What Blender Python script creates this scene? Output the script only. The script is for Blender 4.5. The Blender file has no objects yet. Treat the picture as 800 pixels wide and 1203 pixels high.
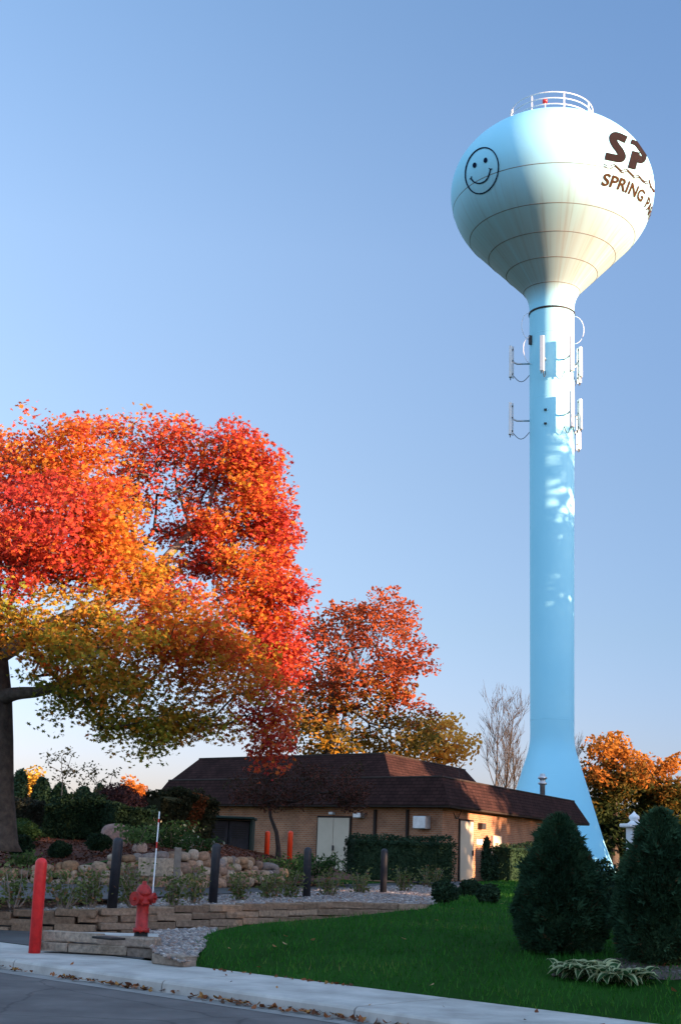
import bpy, bmesh, math, random
import numpy as np
from math import sin, cos, tan, atan, atan2, radians, degrees, pi, hypot, sqrt
from mathutils import Vector, Matrix

rng = np.random.default_rng(7)
random.seed(7)
S = bpy.context.scene
COL = S.collection

# ------------------------------------------------------------------ camera maths
FOC = 1600.0
PITCH = atan((1005 - 601.5) / FOC)
ROLL = 0.038
CF = np.array([0, cos(PITCH), sin(PITCH)])
_u = np.array([0, -sin(PITCH), cos(PITCH)])
_r = np.array([1.0, 0, 0])
CR = _r * cos(ROLL) + _u * sin(ROLL)
CU = -_r * sin(ROLL) + _u * cos(ROLL)
EYE = np.array([0, 0, 1.6])

def ray(px, py):
    return CF + CR * (px - 400) / FOC + CU * (601.5 - py) / FOC
def at(px, py, Y):                      # a point of the photograph at depth Y
    d = ray(px, py); return EYE + d * (Y / d[1])
def gz(px, py, z):                      # a point of the photograph at height z
    d = ray(px, py); return EYE + d * ((z - 1.6) / d[2])

cam = bpy.data.cameras.new('camera')
cam.sensor_fit = 'VERTICAL'; cam.sensor_height = 24; cam.sensor_width = 24
cam.lens = FOC / 1203 * 24
cam.clip_end = 9000
co = bpy.data.objects.new('camera', cam); COL.objects.link(co)
co.matrix_world = Matrix(((CR[0], CU[0], -CF[0], EYE[0]), (CR[1], CU[1], -CF[1], EYE[1]),
                          (CR[2], CU[2], -CF[2], EYE[2]), (0, 0, 0, 1)))
S.camera = co

# ------------------------------------------------------------------ light and sky
SUN_AZ = radians(61)                     # measured from "towards the camera" to the right
SUN_EL = radians(9)
to_sun = Vector((sin(SUN_AZ) * cos(SUN_EL), -cos(SUN_AZ) * cos(SUN_EL), sin(SUN_EL)))
sl = bpy.data.lights.new('sun', 'SUN'); sl.energy = 5.0; sl.angle = radians(0.53); sl.color = (1, .63, .39)
so = bpy.data.objects.new('sun', sl); COL.objects.link(so)
so.rotation_euler = to_sun.to_track_quat('Z', 'Y').to_euler()
W = bpy.data.worlds.new('World'); S.world = W; W.use_nodes = True
wn = W.node_tree; bg = wn.nodes['Background']
sky = wn.nodes.new('ShaderNodeTexSky'); sky.sky_type = 'NISHITA'; sky.sun_disc = False
sky.sun_elevation = SUN_EL; sky.sun_rotation = atan2(to_sun.x, to_sun.y)
sky.air_density = 1.0; sky.dust_density = 1.0; sky.ozone_density = 2.0; sky.altitude = 250
_tc = wn.nodes.new('ShaderNodeTexCoord'); _sp = wn.nodes.new('ShaderNodeSeparateXYZ'); wn.links.new(_tc.outputs['Generated'], _sp.inputs[0])
_rp = wn.nodes.new('ShaderNodeValToRGB'); wn.links.new(_sp.outputs[2], _rp.inputs[0])      # tint by elevation; unseen zenith brightened as added fill for the shade
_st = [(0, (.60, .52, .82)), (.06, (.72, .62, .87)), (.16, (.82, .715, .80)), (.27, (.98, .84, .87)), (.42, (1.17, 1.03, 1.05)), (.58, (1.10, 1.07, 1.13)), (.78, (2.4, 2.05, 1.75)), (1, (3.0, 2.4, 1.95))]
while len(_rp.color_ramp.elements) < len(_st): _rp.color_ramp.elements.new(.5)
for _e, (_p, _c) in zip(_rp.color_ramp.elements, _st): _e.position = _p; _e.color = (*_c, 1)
_mr = wn.nodes.new('ShaderNodeMapRange'); wn.links.new(_sp.outputs[0], _mr.inputs[0])
_mr.inputs[1].default_value = -.3; _mr.inputs[2].default_value = .3; _mr.inputs[3].default_value = 0; _mr.inputs[4].default_value = 1
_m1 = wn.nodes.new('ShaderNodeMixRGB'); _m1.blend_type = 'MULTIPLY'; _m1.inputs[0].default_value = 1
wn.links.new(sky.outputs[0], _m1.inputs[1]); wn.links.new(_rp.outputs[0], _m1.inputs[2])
_rx = wn.nodes.new('ShaderNodeValToRGB'); wn.links.new(_mr.outputs[0], _rx.inputs[0])
_rx.color_ramp.elements[0].color = (1, .985, .95, 1); _rx.color_ramp.elements[1].color = (.70, .785, .865, 1)
_rx.color_ramp.elements.new(.5).color = (.87, .885, .89, 1)
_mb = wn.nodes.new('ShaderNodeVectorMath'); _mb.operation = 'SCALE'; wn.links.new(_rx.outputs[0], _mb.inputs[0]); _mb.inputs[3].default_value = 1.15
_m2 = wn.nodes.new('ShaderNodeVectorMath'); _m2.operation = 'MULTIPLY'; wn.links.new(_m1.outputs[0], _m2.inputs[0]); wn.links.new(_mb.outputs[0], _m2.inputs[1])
_my = wn.nodes.new('ShaderNodeMapRange'); wn.links.new(_sp.outputs[1], _my.inputs[0])      # added fill: unseen sky behind the camera brightened to lift the shade
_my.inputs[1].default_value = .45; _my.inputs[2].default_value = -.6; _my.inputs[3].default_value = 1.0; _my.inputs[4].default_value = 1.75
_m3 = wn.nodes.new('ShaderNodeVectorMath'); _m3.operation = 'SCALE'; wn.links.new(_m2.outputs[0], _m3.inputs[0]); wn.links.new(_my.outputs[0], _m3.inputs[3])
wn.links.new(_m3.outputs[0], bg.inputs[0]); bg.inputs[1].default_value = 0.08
S.view_settings.view_transform = 'Standard'; S.view_settings.look = 'None'
S.view_settings.exposure = 2.1; S.view_settings.gamma = 1

# ------------------------------------------------------------------ materials
def nmat(name):
    m = bpy.data.materials.new(name); m.use_nodes = True
    return m, m.node_tree, m.node_tree.nodes['Principled BSDF']
def N(nt, t, **kw):
    n = nt.nodes.new(t)
    for k, v in kw.items():
        if k in n.inputs: n.inputs[k].default_value = v
        else: setattr(n, k, v)
    return n
def ramp(nt, src, stops):
    r = nt.nodes.new('ShaderNodeValToRGB')
    e = r.color_ramp.elements
    while len(e) < len(stops): e.new(.5)
    for q, (p, c) in zip(e, stops):
        q.position = p; q.color = (*c, 1) if len(c) == 3 else c
    nt.links.new(src, r.inputs[0]); return r.outputs[0]
def noisy(name, c1, c2, scale=4, rough=.8, detail=6, bump=0.0, bscale=None, coords='Object', spec=.3, metal=0):
    m, nt, b = nmat(name)
    tc = N(nt, 'ShaderNodeTexCoord')
    n = N(nt, 'ShaderNodeTexNoise', Scale=scale, Detail=detail, Roughness=.62)
    nt.links.new(tc.outputs[coords], n.inputs['Vector'])
    nt.links.new(ramp(nt, n.outputs[0], [(.3, c1), (.7, c2)]), b.inputs['Base Color'])
    b.inputs['Roughness'].default_value = rough; b.inputs['Specular IOR Level'].default_value = spec
    b.inputs['Metallic'].default_value = metal
    if bump:
        n2 = N(nt, 'ShaderNodeTexNoise', Scale=bscale or scale * 6, Detail=5)
        nt.links.new(tc.outputs[coords], n2.inputs['Vector'])
        bp = N(nt, 'ShaderNodeBump', Strength=min(1, bump * 10), Distance=bump)
        nt.links.new(n2.outputs[0], bp.inputs['Height']); nt.links.new(bp.outputs[0], b.inputs['Normal'])
    return m
def leafmat(name, trans=.35, rough=.7, spec=.08):
    m, nt, b = nmat(name)
    a = N(nt, 'ShaderNodeAttribute'); a.attribute_name = 'Col'
    b.inputs['Roughness'].default_value = rough; b.inputs['Specular IOR Level'].default_value = spec
    nt.links.new(a.outputs[0], b.inputs['Base Color'])
    if trans:
        t = N(nt, 'ShaderNodeBsdfTranslucent'); nt.links.new(a.outputs[0], t.inputs[0])
        mx = N(nt, 'ShaderNodeMixShader'); mx.inputs[0].default_value = trans
        nt.links.new(b.outputs[0], mx.inputs[1]); nt.links.new(t.outputs[0], mx.inputs[2])
        nt.links.new(mx.outputs[0], nt.nodes['Material Output'].inputs[0])
    return m
def brickmat(name, c1, c2, mortar, bw, bh, mort=.012, bump=.006, tint=None):
    m, nt, b = nmat(name)
    tc = N(nt, 'ShaderNodeTexCoord')
    br = N(nt, 'ShaderNodeTexBrick', Scale=1.0)
    br.inputs['Brick Width'].default_value = bw; br.inputs['Row Height'].default_value = bh
    br.inputs['Mortar Size'].default_value = mort; br.inputs['Color1'].default_value = (*c1, 1)
    br.inputs['Color2'].default_value = (*c2, 1); br.inputs['Mortar'].default_value = (*mortar, 1)
    br.inputs['Bias'].default_value = 0
    nt.links.new(tc.outputs['UV'], br.inputs['Vector'])
    n = N(nt, 'ShaderNodeTexNoise', Scale=1.3, Detail=6); nt.links.new(tc.outputs['UV'], n.inputs['Vector'])
    mx = N(nt, 'ShaderNodeMixRGB', blend_type='MULTIPLY'); mx.inputs[0].default_value = 1
    nt.links.new(br.outputs['Color'], mx.inputs[1])
    nt.links.new(ramp(nt, n.outputs[0], [(.25, (.62, .62, .62)), (.75, (1.25, 1.2, 1.15))]), mx.inputs[2])
    nt.links.new(mx.outputs[0], b.inputs['Base Color'])
    b.inputs['Roughness'].default_value = .88; b.inputs['Specular IOR Level'].default_value = .2
    bp = N(nt, 'ShaderNodeBump', Strength=.8, Distance=bump); bp.invert = True
    nt.links.new(br.outputs['Fac'], bp.inputs['Height']); nt.links.new(bp.outputs[0], b.inputs['Normal'])
    return m

M = {}
M['asphalt'] = noisy('asphalt', (.062, .056, .056), (.135, .122, .118), 1.1, .9, 10, .008, 140)
def cracks(m):
    nt = m.node_tree; b = nt.nodes['Principled BSDF']; tc = N(nt, 'ShaderNodeTexCoord')
    w = N(nt, 'ShaderNodeTexNoise', Scale=1.3, Detail=6); nt.links.new(tc.outputs['Object'], w.inputs['Vector'])
    mx = N(nt, 'ShaderNodeMixRGB'); mx.inputs[0].default_value = .22; nt.links.new(tc.outputs['Object'], mx.inputs[1]); nt.links.new(w.outputs['Color'], mx.inputs[2])
    v = N(nt, 'ShaderNodeTexVoronoi', feature='DISTANCE_TO_EDGE', Scale=.42); nt.links.new(mx.outputs[0], v.inputs['Vector'])
    k = ramp(nt, v.outputs[0], [(.001, (.6, .6, .6)), (.006, (1, 1, 1))])
    mu = N(nt, 'ShaderNodeMixRGB', blend_type='MULTIPLY'); mu.inputs[0].default_value = 1
    src = b.inputs['Base Color'].links[0].from_socket
    nt.links.new(src, mu.inputs[1]); nt.links.new(k, mu.inputs[2]); nt.links.new(mu.outputs[0], b.inputs['Base Color'])
cracks(M['asphalt'])
M['drive'] = noisy('driveway_asphalt', (.05, .05, .052), (.085, .083, .082), 1.6, .9, 8, .006, 120)
M['concrete'] = noisy('concrete', (.27, .255, .235), (.50, .475, .44), 1.6, .85, 9, .004, 90)
M['soil'] = noisy('soil', (.03, .025, .018), (.07, .05, .035), 1.5, .95, 8, .03, 8)
M['lawn_base'] = noisy('lawn_base', (.008, .032, .004), (.016, .06, .008), .9, .95, 8, .02, 40, spec=.03)
M['gravel'] = noisy('gravel', (.08, .065, .06), (.28, .235, .21), 26, .9, 5, .03, 26)
M['stone_bit'] = leafmat('gravel_stone', 0, .8)
M['mulch'] = noisy('mulch', (.045, .015, .009), (.13, .045, .025), 9, .95, 8, .03, 30)
M['red_paint'] = noisy('red_paint', (.44, .016, .016), (.70, .030, .030), 7, .42, 9, .002, 60)
M['hydrant_red'] = noisy('hydrant_red', (.15, .010, .009), (.44, .022, .018), 13, .5, 8, .004, 40)
M['orange_paint'] = noisy('orange_paint', (.80, .05, .012), (.88, .075, .02), 3, .4, 5)
M['black_paint'] = noisy('black_paint', (.012, .013, .018), (.028, .028, .034), 5, .5, 6, .001, 50)
M['black_iron'] = noisy('black_iron', (.008, .008, .008), (.02, .018, .016), 8, .6, 6)
M['white_paint'] = noisy('white_paint', (.62, .64, .66), (.74, .75, .76), 2, .55, 5)
M['galv'] = noisy('galvanised_steel', (.42, .43, .45), (.58, .59, .61), 6, .4, 6, metal=.6)
M['dark_metal'] = noisy('dark_metal', (.02, .02, .022), (.04, .04, .042), 6, .5, 6)
M['beige_door'] = noisy('beige_door_paint', (.47, .385, .29), (.55, .455, .345), 1.5, .6, 6)
M['green_steel'] = noisy('green_steel', (.008, .022, .018), (.016, .038, .03), 3, .55, 7)
M['dark_soffit'] = noisy('soffit_brown', (.02, .013, .01), (.035, .022, .017), 3, .8, 6)
M['decal'] = noisy('lettering_brown', (.012, .009, .010), (.018, .013, .014), 2, .8, 4, spec=.02)
M['decal_blue'] = noisy('lettering_navy', (.004, .010, .03), (.007, .015, .04), 2, .8, 4, spec=.02)
M['decal_rust'] = noisy('lettering_rust', (.034, .018, .009), (.055, .028, .012), 4, .8, 6, spec=.02)
M['antenna'] = noisy('antenna_white', (.62, .64, .65), (.72, .73, .74), 4, .5, 5)
M['cable'] = noisy('cable_black', (.02, .02, .025), (.04, .04, .045), 6, .6, 4)
M['beacon'] = noisy('beacon_red', (.6, .03, .03), (.7, .05, .05), 6, .3, 3)
M['brick'] = brickmat('brick', (.37, .165, .088), (.28, .115, .062), (.33, .24, .17), .21, .075, .010)
M['shingle'] = brickmat('shingle', (.030, .0155, .0145), (.043, .0215, .0195), (.013, .007, .007), .33, .15, .012, .012)
M['shingle'].node_tree.nodes['Principled BSDF'].inputs['Specular IOR Level'].default_value = .04
M['bark'] = noisy('bark', (.028, .022, .018), (.085, .066, .052), 6, .95, 8, .05, 14)
M['bark_dark'] = noisy('bark_dark', (.018, .013, .012), (.045, .033, .028), 6, .95, 8, .02, 16)
M['bark_pale'] = noisy('bark_pale', (.12, .095, .075), (.26, .21, .17), 5, .9, 8, .02, 16)
M['leaf'] = leafmat('leaf', .42)
M['needle'] = leafmat('needle', .08, .7)
M['grass'] = leafmat('grass_blade', .3, .6)
M['block'] = leafmat('retaining_block', 0, .9)
M['fieldstone'] = leafmat('fieldstone', 0, .85)
M['litter'] = leafmat('leaf_litter', .15, .8)
for k, sc, d in (('block', 16, .02), ('fieldstone', 14, .015)):
    nt = M[k].node_tree; b = nt.nodes['Principled BSDF']; tc = N(nt, 'ShaderNodeTexCoord')
    n = N(nt, 'ShaderNodeTexNoise', Scale=sc, Detail=7, Roughness=.7); nt.links.new(tc.outputs['Object'], n.inputs['Vector'])
    bp = N(nt, 'ShaderNodeBump', Strength=.9, Distance=d); nt.links.new(n.outputs[0], bp.inputs['Height'])
    nt.links.new(bp.outputs[0], b.inputs['Normal'])
    at_ = [q for q in nt.nodes if q.type == 'ATTRIBUTE'][0]
    mx = N(nt, 'ShaderNodeMixRGB', blend_type='MULTIPLY'); mx.inputs[0].default_value = 1
    nt.links.new(at_.outputs[0], mx.inputs[1])
    nt.links.new(ramp(nt, n.outputs[0], [(.3, (.5, .5, .5)), (.7, (1.3, 1.25, 1.2))]), mx.inputs[2])
    nt.links.new(mx.outputs[0], b.inputs['Base Color'])

def tower_paint():
    m, nt, b = nmat('tower_paint')
    tc = N(nt, 'ShaderNodeTexCoord')
    mp = N(nt, 'ShaderNodeMapping'); mp.inputs['Scale'].default_value = (11, 11, .10)
    fl_ = N(nt, 'ShaderNodeVectorMath', operation='MULTIPLY'); fl_.inputs[1].default_value = (1, 1, 0); nt.links.new(tc.outputs['Object'], fl_.inputs[0])
    nm_ = N(nt, 'ShaderNodeVectorMath', operation='NORMALIZE'); nt.links.new(fl_.outputs[0], nm_.inputs[0])
    zz_ = N(nt, 'ShaderNodeVectorMath', operation='MULTIPLY'); zz_.inputs[1].default_value = (0, 0, 1); nt.links.new(tc.outputs['Object'], zz_.inputs[0])
    ad_ = N(nt, 'ShaderNodeVectorMath', operation='ADD'); nt.links.new(nm_.outputs[0], ad_.inputs[0]); nt.links.new(zz_.outputs[0], ad_.inputs[1])
    nt.links.new(ad_.outputs[0], mp.inputs[0])
    st = N(nt, 'ShaderNodeTexNoise', Scale=1.1, Detail=4, Roughness=.5); nt.links.new(mp.outputs[0], st.inputs['Vector'])
    bl = N(nt, 'ShaderNodeTexNoise', Scale=.35, Detail=6); nt.links.new(tc.outputs['Object'], bl.inputs['Vector'])
    sp = N(nt, 'ShaderNodeSeparateXYZ'); nt.links.new(tc.outputs['Object'], sp.inputs[0])
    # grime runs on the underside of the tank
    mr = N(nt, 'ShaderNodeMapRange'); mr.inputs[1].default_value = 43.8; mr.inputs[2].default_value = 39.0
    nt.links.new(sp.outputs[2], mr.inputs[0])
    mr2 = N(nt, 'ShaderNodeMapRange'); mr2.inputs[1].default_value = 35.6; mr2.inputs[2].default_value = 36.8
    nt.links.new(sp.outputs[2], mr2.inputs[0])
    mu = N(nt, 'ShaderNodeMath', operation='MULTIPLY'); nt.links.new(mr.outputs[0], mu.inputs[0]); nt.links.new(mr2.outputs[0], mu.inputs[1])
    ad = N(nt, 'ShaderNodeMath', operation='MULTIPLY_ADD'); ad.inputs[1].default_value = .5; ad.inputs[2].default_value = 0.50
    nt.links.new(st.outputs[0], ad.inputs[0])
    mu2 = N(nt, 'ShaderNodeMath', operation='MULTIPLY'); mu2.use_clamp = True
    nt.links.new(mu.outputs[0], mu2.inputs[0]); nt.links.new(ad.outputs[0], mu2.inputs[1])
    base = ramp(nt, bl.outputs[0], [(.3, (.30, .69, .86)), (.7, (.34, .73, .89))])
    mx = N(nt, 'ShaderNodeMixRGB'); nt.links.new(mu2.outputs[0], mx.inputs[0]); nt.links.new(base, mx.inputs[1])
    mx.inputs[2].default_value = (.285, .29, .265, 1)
    # scattered rust runs
    st2 = N(nt, 'ShaderNodeTexNoise', Scale=2.2, Detail=5); nt.links.new(mp.outputs[0], st2.inputs['Vector'])
    rs = ramp(nt, st2.outputs[0], [(.56, (0, 0, 0)), (.74, (.42, .42, .42))])
    mu3 = N(nt, 'ShaderNodeMath', operation='MULTIPLY'); nt.links.new(rs, mu3.inputs[0]); nt.links.new(mu.outputs[0], mu3.inputs[1])
    mx2 = N(nt, 'ShaderNodeMixRGB'); nt.links.new(mu3.outputs[0], mx2.inputs[0]); nt.links.new(mx.outputs[0], mx2.inputs[1])
    mx2.inputs[2].default_value = (.17, .155, .13, 1)
    nt.links.new(mx2.outputs[0], b.inputs['Base Color'])
    b.inputs['Roughness'].default_value = .6; b.inputs['Specular IOR Level'].default_value = .2
    return m
M['tower'] = tower_paint()
M['seam'] = noisy('weld_seam', (.10, .095, .085), (.17, .16, .15), 3, .8, 6)

# ------------------------------------------------------------------ mesh helpers
class MB:
    def __init__(s): s.v = []; s.f = []; s.c = []; s.n = 0
    def add(s, v, f, col=None):
        v = np.asarray(v, float).reshape(-1, 3)
        s.v.append(v)
        n = s.n
        s.f += [tuple(i + n for i in q) for q in f]
        s.n += len(v)
        s.c.append(np.tile(np.array(col if col is not None else (1, 1, 1), float), (len(v), 1)) if col is None or np.ndim(col) == 1 else np.asarray(col, float))
        return s
    def box(s, c, size, rz=0, col=None, bev=.0):
        x, y, z = np.array(size) / 2
        if bev:
            bm = bmesh.new(); bmesh.ops.create_cube(bm, size=1)
            bmesh.ops.scale(bm, vec=size, verts=bm.verts)
            bmesh.ops.bevel(bm, geom=bm.edges[:], offset=bev, segments=2, affect='EDGES', profile=.5)
            v = np.array([q.co[:] for q in bm.verts]); bm.verts.index_update()
            f = [[q.index for q in p.verts] for p in bm.faces]; bm.free()
        else:
            v = np.array([(a * x, b * y, d * z) for d in (-1, 1) for a, b in ((-1, -1), (1, -1), (1, 1), (-1, 1))])
            f = [(3, 2, 1, 0), (4, 5, 6, 7), (0, 1, 5, 4), (1, 2, 6, 5), (2, 3, 7, 6), (3, 0, 4, 7)]
        k, l = cos(rz), sin(rz)
        v = v @ np.array([[k, l, 0], [-l, k, 0], [0, 0, 1]]) + np.array(c)
        return s.add(v, f, col)
    def tube(s, pts, rad, n=8, col=None, cap=True):
        pts = np.asarray(pts, float); rad = np.broadcast_to(np.asarray(rad, float), (len(pts),))
        V = []; F = []
        t = np.gradient(pts, axis=0); up = np.array([0.13, .21, 1.0])
        for i, p in enumerate(pts):
            d = t[i] / (np.linalg.norm(t[i]) + 1e-9)
            a = np.cross(d, up if abs(d[2]) < .95 else np.array([1.0, .1, 0])); a /= np.linalg.norm(a); b = np.cross(d, a)
            for k in range(n):
                w = 2 * pi * k / n; V.append(p + rad[i] * (a * cos(w) + b * sin(w)))
        for i in range(len(pts) - 1):
            for k in range(n):
                F.append((i * n + k, (i + 1) * n + k, (i + 1) * n + (k + 1) % n, i * n + (k + 1) % n))
        if cap: F.append(tuple(range(n))); F.append(tuple((len(pts) - 1) * n + k for k in reversed(range(n))))
        return s.add(V, F, col)
    def lathe(s, prof, c=(0, 0, 0), n=24, col=None, cap=True):
        V = []; F = []
        for r, z in prof:
            for k in range(n): V.append((c[0] + r * cos(2 * pi * k / n), c[1] + r * sin(2 * pi * k / n), c[2] + z))
        for i in range(len(prof) - 1):
            for k in range(n): F.append((i * n + k, i * n + (k + 1) % n, (i + 1) * n + (k + 1) % n, (i + 1) * n + k))
        if cap and prof[0][0] > 1e-4: F.append(tuple(reversed(range(n))))
        if cap and prof[-1][0] > 1e-4: F.append(tuple((len(prof) - 1) * n + k for k in range(n)))
        return s.add(V, F, col)
    def poly(s, pts, col=None): return s.add(pts, [tuple(range(len(pts)))], col)
    def build(s, name, m, parent=None, smooth=False, colors=False, uv=False):
        me = bpy.data.meshes.new(name)
        v = np.concatenate(s.v); me.from_pydata(v.tolist(), [], s.f)
        if colors:
            a = me.color_attributes.new('Col', 'FLOAT_COLOR', 'POINT')
            c = np.concatenate(s.c); a.data.foreach_set('color', np.concatenate([c, np.ones((len(c), 1))], 1).astype(np.float32).ravel())
        return link(name, me, m, parent, smooth, uv)
def link(name, me, m, parent=None, smooth=False, uv=False):
    me.materials.append(m); me.update()
    if smooth: me.polygons.foreach_set('use_smooth', [True] * len(me.polygons))
    if uv: boxuv(me)
    o = bpy.data.objects.new(name, me); COL.objects.link(o)
    if parent: put(o, parent)
    return o
def put(o, parent):
    o.parent = parent
    r = parent
    off = Vector((0, 0, 0))
    while r: off += r.location; r = r.parent
    if off.length > 0:                        # meshes are written in world coordinates
        o.data.transform(Matrix.Translation(-off))
def boxuv(me):
    ul = me.uv_layers.new(name='UVMap')
    for p in me.polygons:
        n = p.normal
        if abs(n.z) > .97: t = Vector((1, 0, 0))
        else: t = Vector((-n.y, n.x, 0)).normalized()
        w = n.cross(t)
        if w.z < 0 or abs(n.z) > .97: w = w if w.z >= 0 else -w
        for li in p.loop_indices:
            c = me.vertices[me.loops[li].vertex_index].co
            ul.data[li].uv = (c.dot(t), c.dot(w))
def empty(name, loc):
    o = bpy.data.objects.new(name, None); COL.objects.link(o); o.location = Vector([float(q) for q in loc]); o.empty_display_size = .3
    return o
def tag(o, label=None, cat=None, group=None, kind=None):
    if label: o['label'] = label
    if cat: o['category'] = cat
    if group: o['group'] = group
    if kind: o['kind'] = kind
    return o
def thing(name, loc, label, cat, group=None): return tag(empty(name, loc), label, cat, group)
def part_label(o, l): o['label'] = l; return o

def polys_mesh(name, verts, k, cols, m, parent=None):
    """verts (n*k,3): n polygons of k corners; cols (n,3)"""
    n = len(verts) // k
    me = bpy.data.meshes.new(name)
    me.vertices.add(n * k); me.vertices.foreach_set('co', np.asarray(verts, np.float32).ravel())
    me.loops.add(n * k); me.loops.foreach_set('vertex_index', np.arange(n * k, dtype=np.int32))
    me.polygons.add(n); me.polygons.foreach_set('loop_start', np.arange(0, n * k, k, dtype=np.int32))
    try: me.polygons.foreach_set('loop_total', np.full(n, k, np.int32))
    except Exception: pass
    me.update(calc_edges=True)
    a = me.color_attributes.new('Col', 'FLOAT_COLOR', 'POINT')
    c = np.repeat(np.concatenate([cols, np.ones((n, 1))], 1), k, 0).astype(np.float32)
    a.data.foreach_set('color', c.ravel())
    return link(name, me, m, parent)

MAPLE = np.array([(0, -.5), (.10, -.12), (.46, -.26), (.30, .02), (.48, .30), (.17, .22), (0, .55), (-.17, .22), (-.48, .30), (-.30, .02), (-.46, -.26), (-.10, -.12)])
OVAL = np.array([(0, -.5), (.26, -.12), (.22, .22), (0, .5), (-.22, .22), (-.26, -.12)])
DIAM = np.array([(0, -.5), (.28, 0), (0, .5), (-.28, 0)])
def frames(n, up=.6, rg=None):
    rg = rg or rng
    d = rg.normal(size=(n, 3)); d[:, 2] = np.abs(d[:, 2]) + up
    d /= np.linalg.norm(d, axis=1, keepdims=True)
    a = rg.normal(size=(n, 3)); a -= d * (a * d).sum(1, keepdims=True); a /= np.linalg.norm(a, axis=1, keepdims=True)
    b = np.cross(d, a); return a, b, d
def leaves_geo(c, size, shape, up=.6, fold=.25, rg=None):
    n = len(c); a, b, d = frames(n, up, rg); k = len(shape)
    sz = np.asarray(size).reshape(-1, 1, 1) if np.ndim(size) else size
    v = c[:, None, :] + sz * (a[:, None, :] * shape[None, :, :1] + b[:, None, :] * shape[None, :, 1:] - d[:, None, :] * fold * (np.abs(shape[None, :, :1])))
    return v.reshape(-1, 3), k

def noise3(p, f, seed=0):
    """cheap smooth noise from sines, roughly -1..1"""
    r = np.random.default_rng(seed); o = 0
    for i in range(5):
        w = r.normal(size=3); w /= np.linalg.norm(w); o = o + np.sin((p @ w) * f * (1 + .5 * i) + r.uniform(0, 6.28)) / (1 + .35 * i)
    return o / 2.6

# ------------------------------------------------------------------ trees
def skeleton(trunk, clumps, r_tip=.012, power=2.35, sag=.0, jitter=.12, trunk_min=None):
    nodes = [np.array(p, float) for p in trunk]; par = [-1] + list(range(len(trunk) - 1))
    nt = len(trunk)
    top = nodes[-1]; start = max(1, int(nt * .45))
    order = np.argsort([np.linalg.norm(c - top) for c in clumps])
    P = np.array(nodes); ends = []
    for i in order:
        c = clumps[i]
        d = c - P; L = np.linalg.norm(d, axis=1)
        pen = L + np.maximum(0, -d[:, 2]) * .9
        pen[:start] += 50
        j = int(np.argmin(pen)); L = L[j]
        m = max(1, int(L / .55)); prev = j
        p0 = P[j]; q = rng.normal(size=3) * jitter * L
        new = []
        for s in range(1, m + 1):
            t = s / m
            pt = p0 + (c - p0) * t + q * sin(pi * t) + np.array([0, 0, -sag * L * sin(pi * t) + .10 * L * sin(pi * t)])
            nodes.append(pt); par.append(prev); prev = len(nodes) - 1; new.append(pt)
        P = np.concatenate([P, np.array(new)]); ends.append(prev)
    w = np.zeros(len(nodes))
    for e in ends: w[e] += 1
    for i in range(len(nodes) - 1, 0, -1): w[par[i]] += w[i]
    return P, par, r_tip * np.power(np.maximum(w, 1), 1 / power), nt
def tubes_geo(P, par, R, skip, n=6):
    idx = [i for i in range(1, len(P)) if i not in skip]
    a = P[[par[i] for i in idx]]; b = P[idx]; ra = np.minimum(R[[par[i] for i in idx]], R[idx] * 1.5); rb = R[idx]
    d = b - a; d /= np.linalg.norm(d, axis=1, keepdims=True) + 1e-9
    u = np.cross(d, np.array([.3, .5, .81])); u /= np.linalg.norm(u, axis=1, keepdims=True) + 1e-9; w = np.cross(d, u)
    ang = np.arange(n) * 2 * pi / n
    ring = u[:, None] * np.cos(ang)[None, :, None] + w[:, None] * np.sin(ang)[None, :, None]
    A = a[:, None] + ring * ra[:, None, None]; B = b[:, None] + ring * rb[:, None, None]
    V = np.concatenate([A, B], 1).reshape(-1, 3); F = []
    for s in range(len(idx)):
        o = s * 2 * n
        for k in range(n): F.append((o + k, o + n + k, o + n + (k + 1) % n, o + (k + 1) % n))
    return V, F
def make_tree(name, base, trunk, trunk_r, clumps, label, cat, group=None, leaf_n=20000, leaf=.15, shape=DIAM, colfn=None,
              spread=(.5, .5, .24), bark='bark', r_tip=.012, lmat='leaf', density=None, up=.5, jitter=.12, ctone=None):
    root = thing(name, base, label, cat, group)
    P, par, R, nt = skeleton(trunk, clumps, r_tip, jitter=jitter)
    mb = MB()
    tr = np.linspace(trunk_r[0], trunk_r[1], nt)
    R[:nt] = np.maximum(R[:nt] * 0, tr)
    R[nt:] = np.minimum(R[nt:], trunk_r[1] * .95)
    tp = np.array(trunk)
    # flared trunk
    pts = [tp[0] - np.array([0, 0, .15])] + list(tp); rr = [tr[0] * 1.5] + [tr[0] * 1.22] + list(tr[1:])
    mb.tube(pts, rr, 14)
    V, F = tubes_geo(P, par, R, set(range(nt)))
    mb.add(V, F)
    mb.build('trunk', M[bark], root, smooth=True)
    if leaf_n:
        wts = density if density is not None else np.ones(len(clumps))
        wts = wts / wts.sum()
        which = rng.choice(len(clumps), leaf_n, p=wts)
        # tilted, flattened sprays with uneven edges
        off = rng.normal(size=(leaf_n, 3)); off *= np.minimum(1, 1.7 / np.linalg.norm(off, axis=1, keepdims=True)) * np.array(spread)
        tilt = rng.normal(size=(len(clumps), 2)) * .35
        off[:, 2] += off[:, 0] * tilt[which, 0] + off[:, 1] * tilt[which, 1]
        c = np.array(clumps)[which] + off
        cj = rng.normal(size=(len(clumps), 1)) * .5
        col = colfn(c, cj[which, 0]) if ctone is None else colfn(c, cj[which, 0], ctone[which])
        v, k = leaves_geo(c, leaf * rng.uniform(.65, 1.25, leaf_n), shape, up)
        polys_mesh('crown', v, k, np.clip(col, .002, 1), M[lmat], root)
    return root
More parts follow.
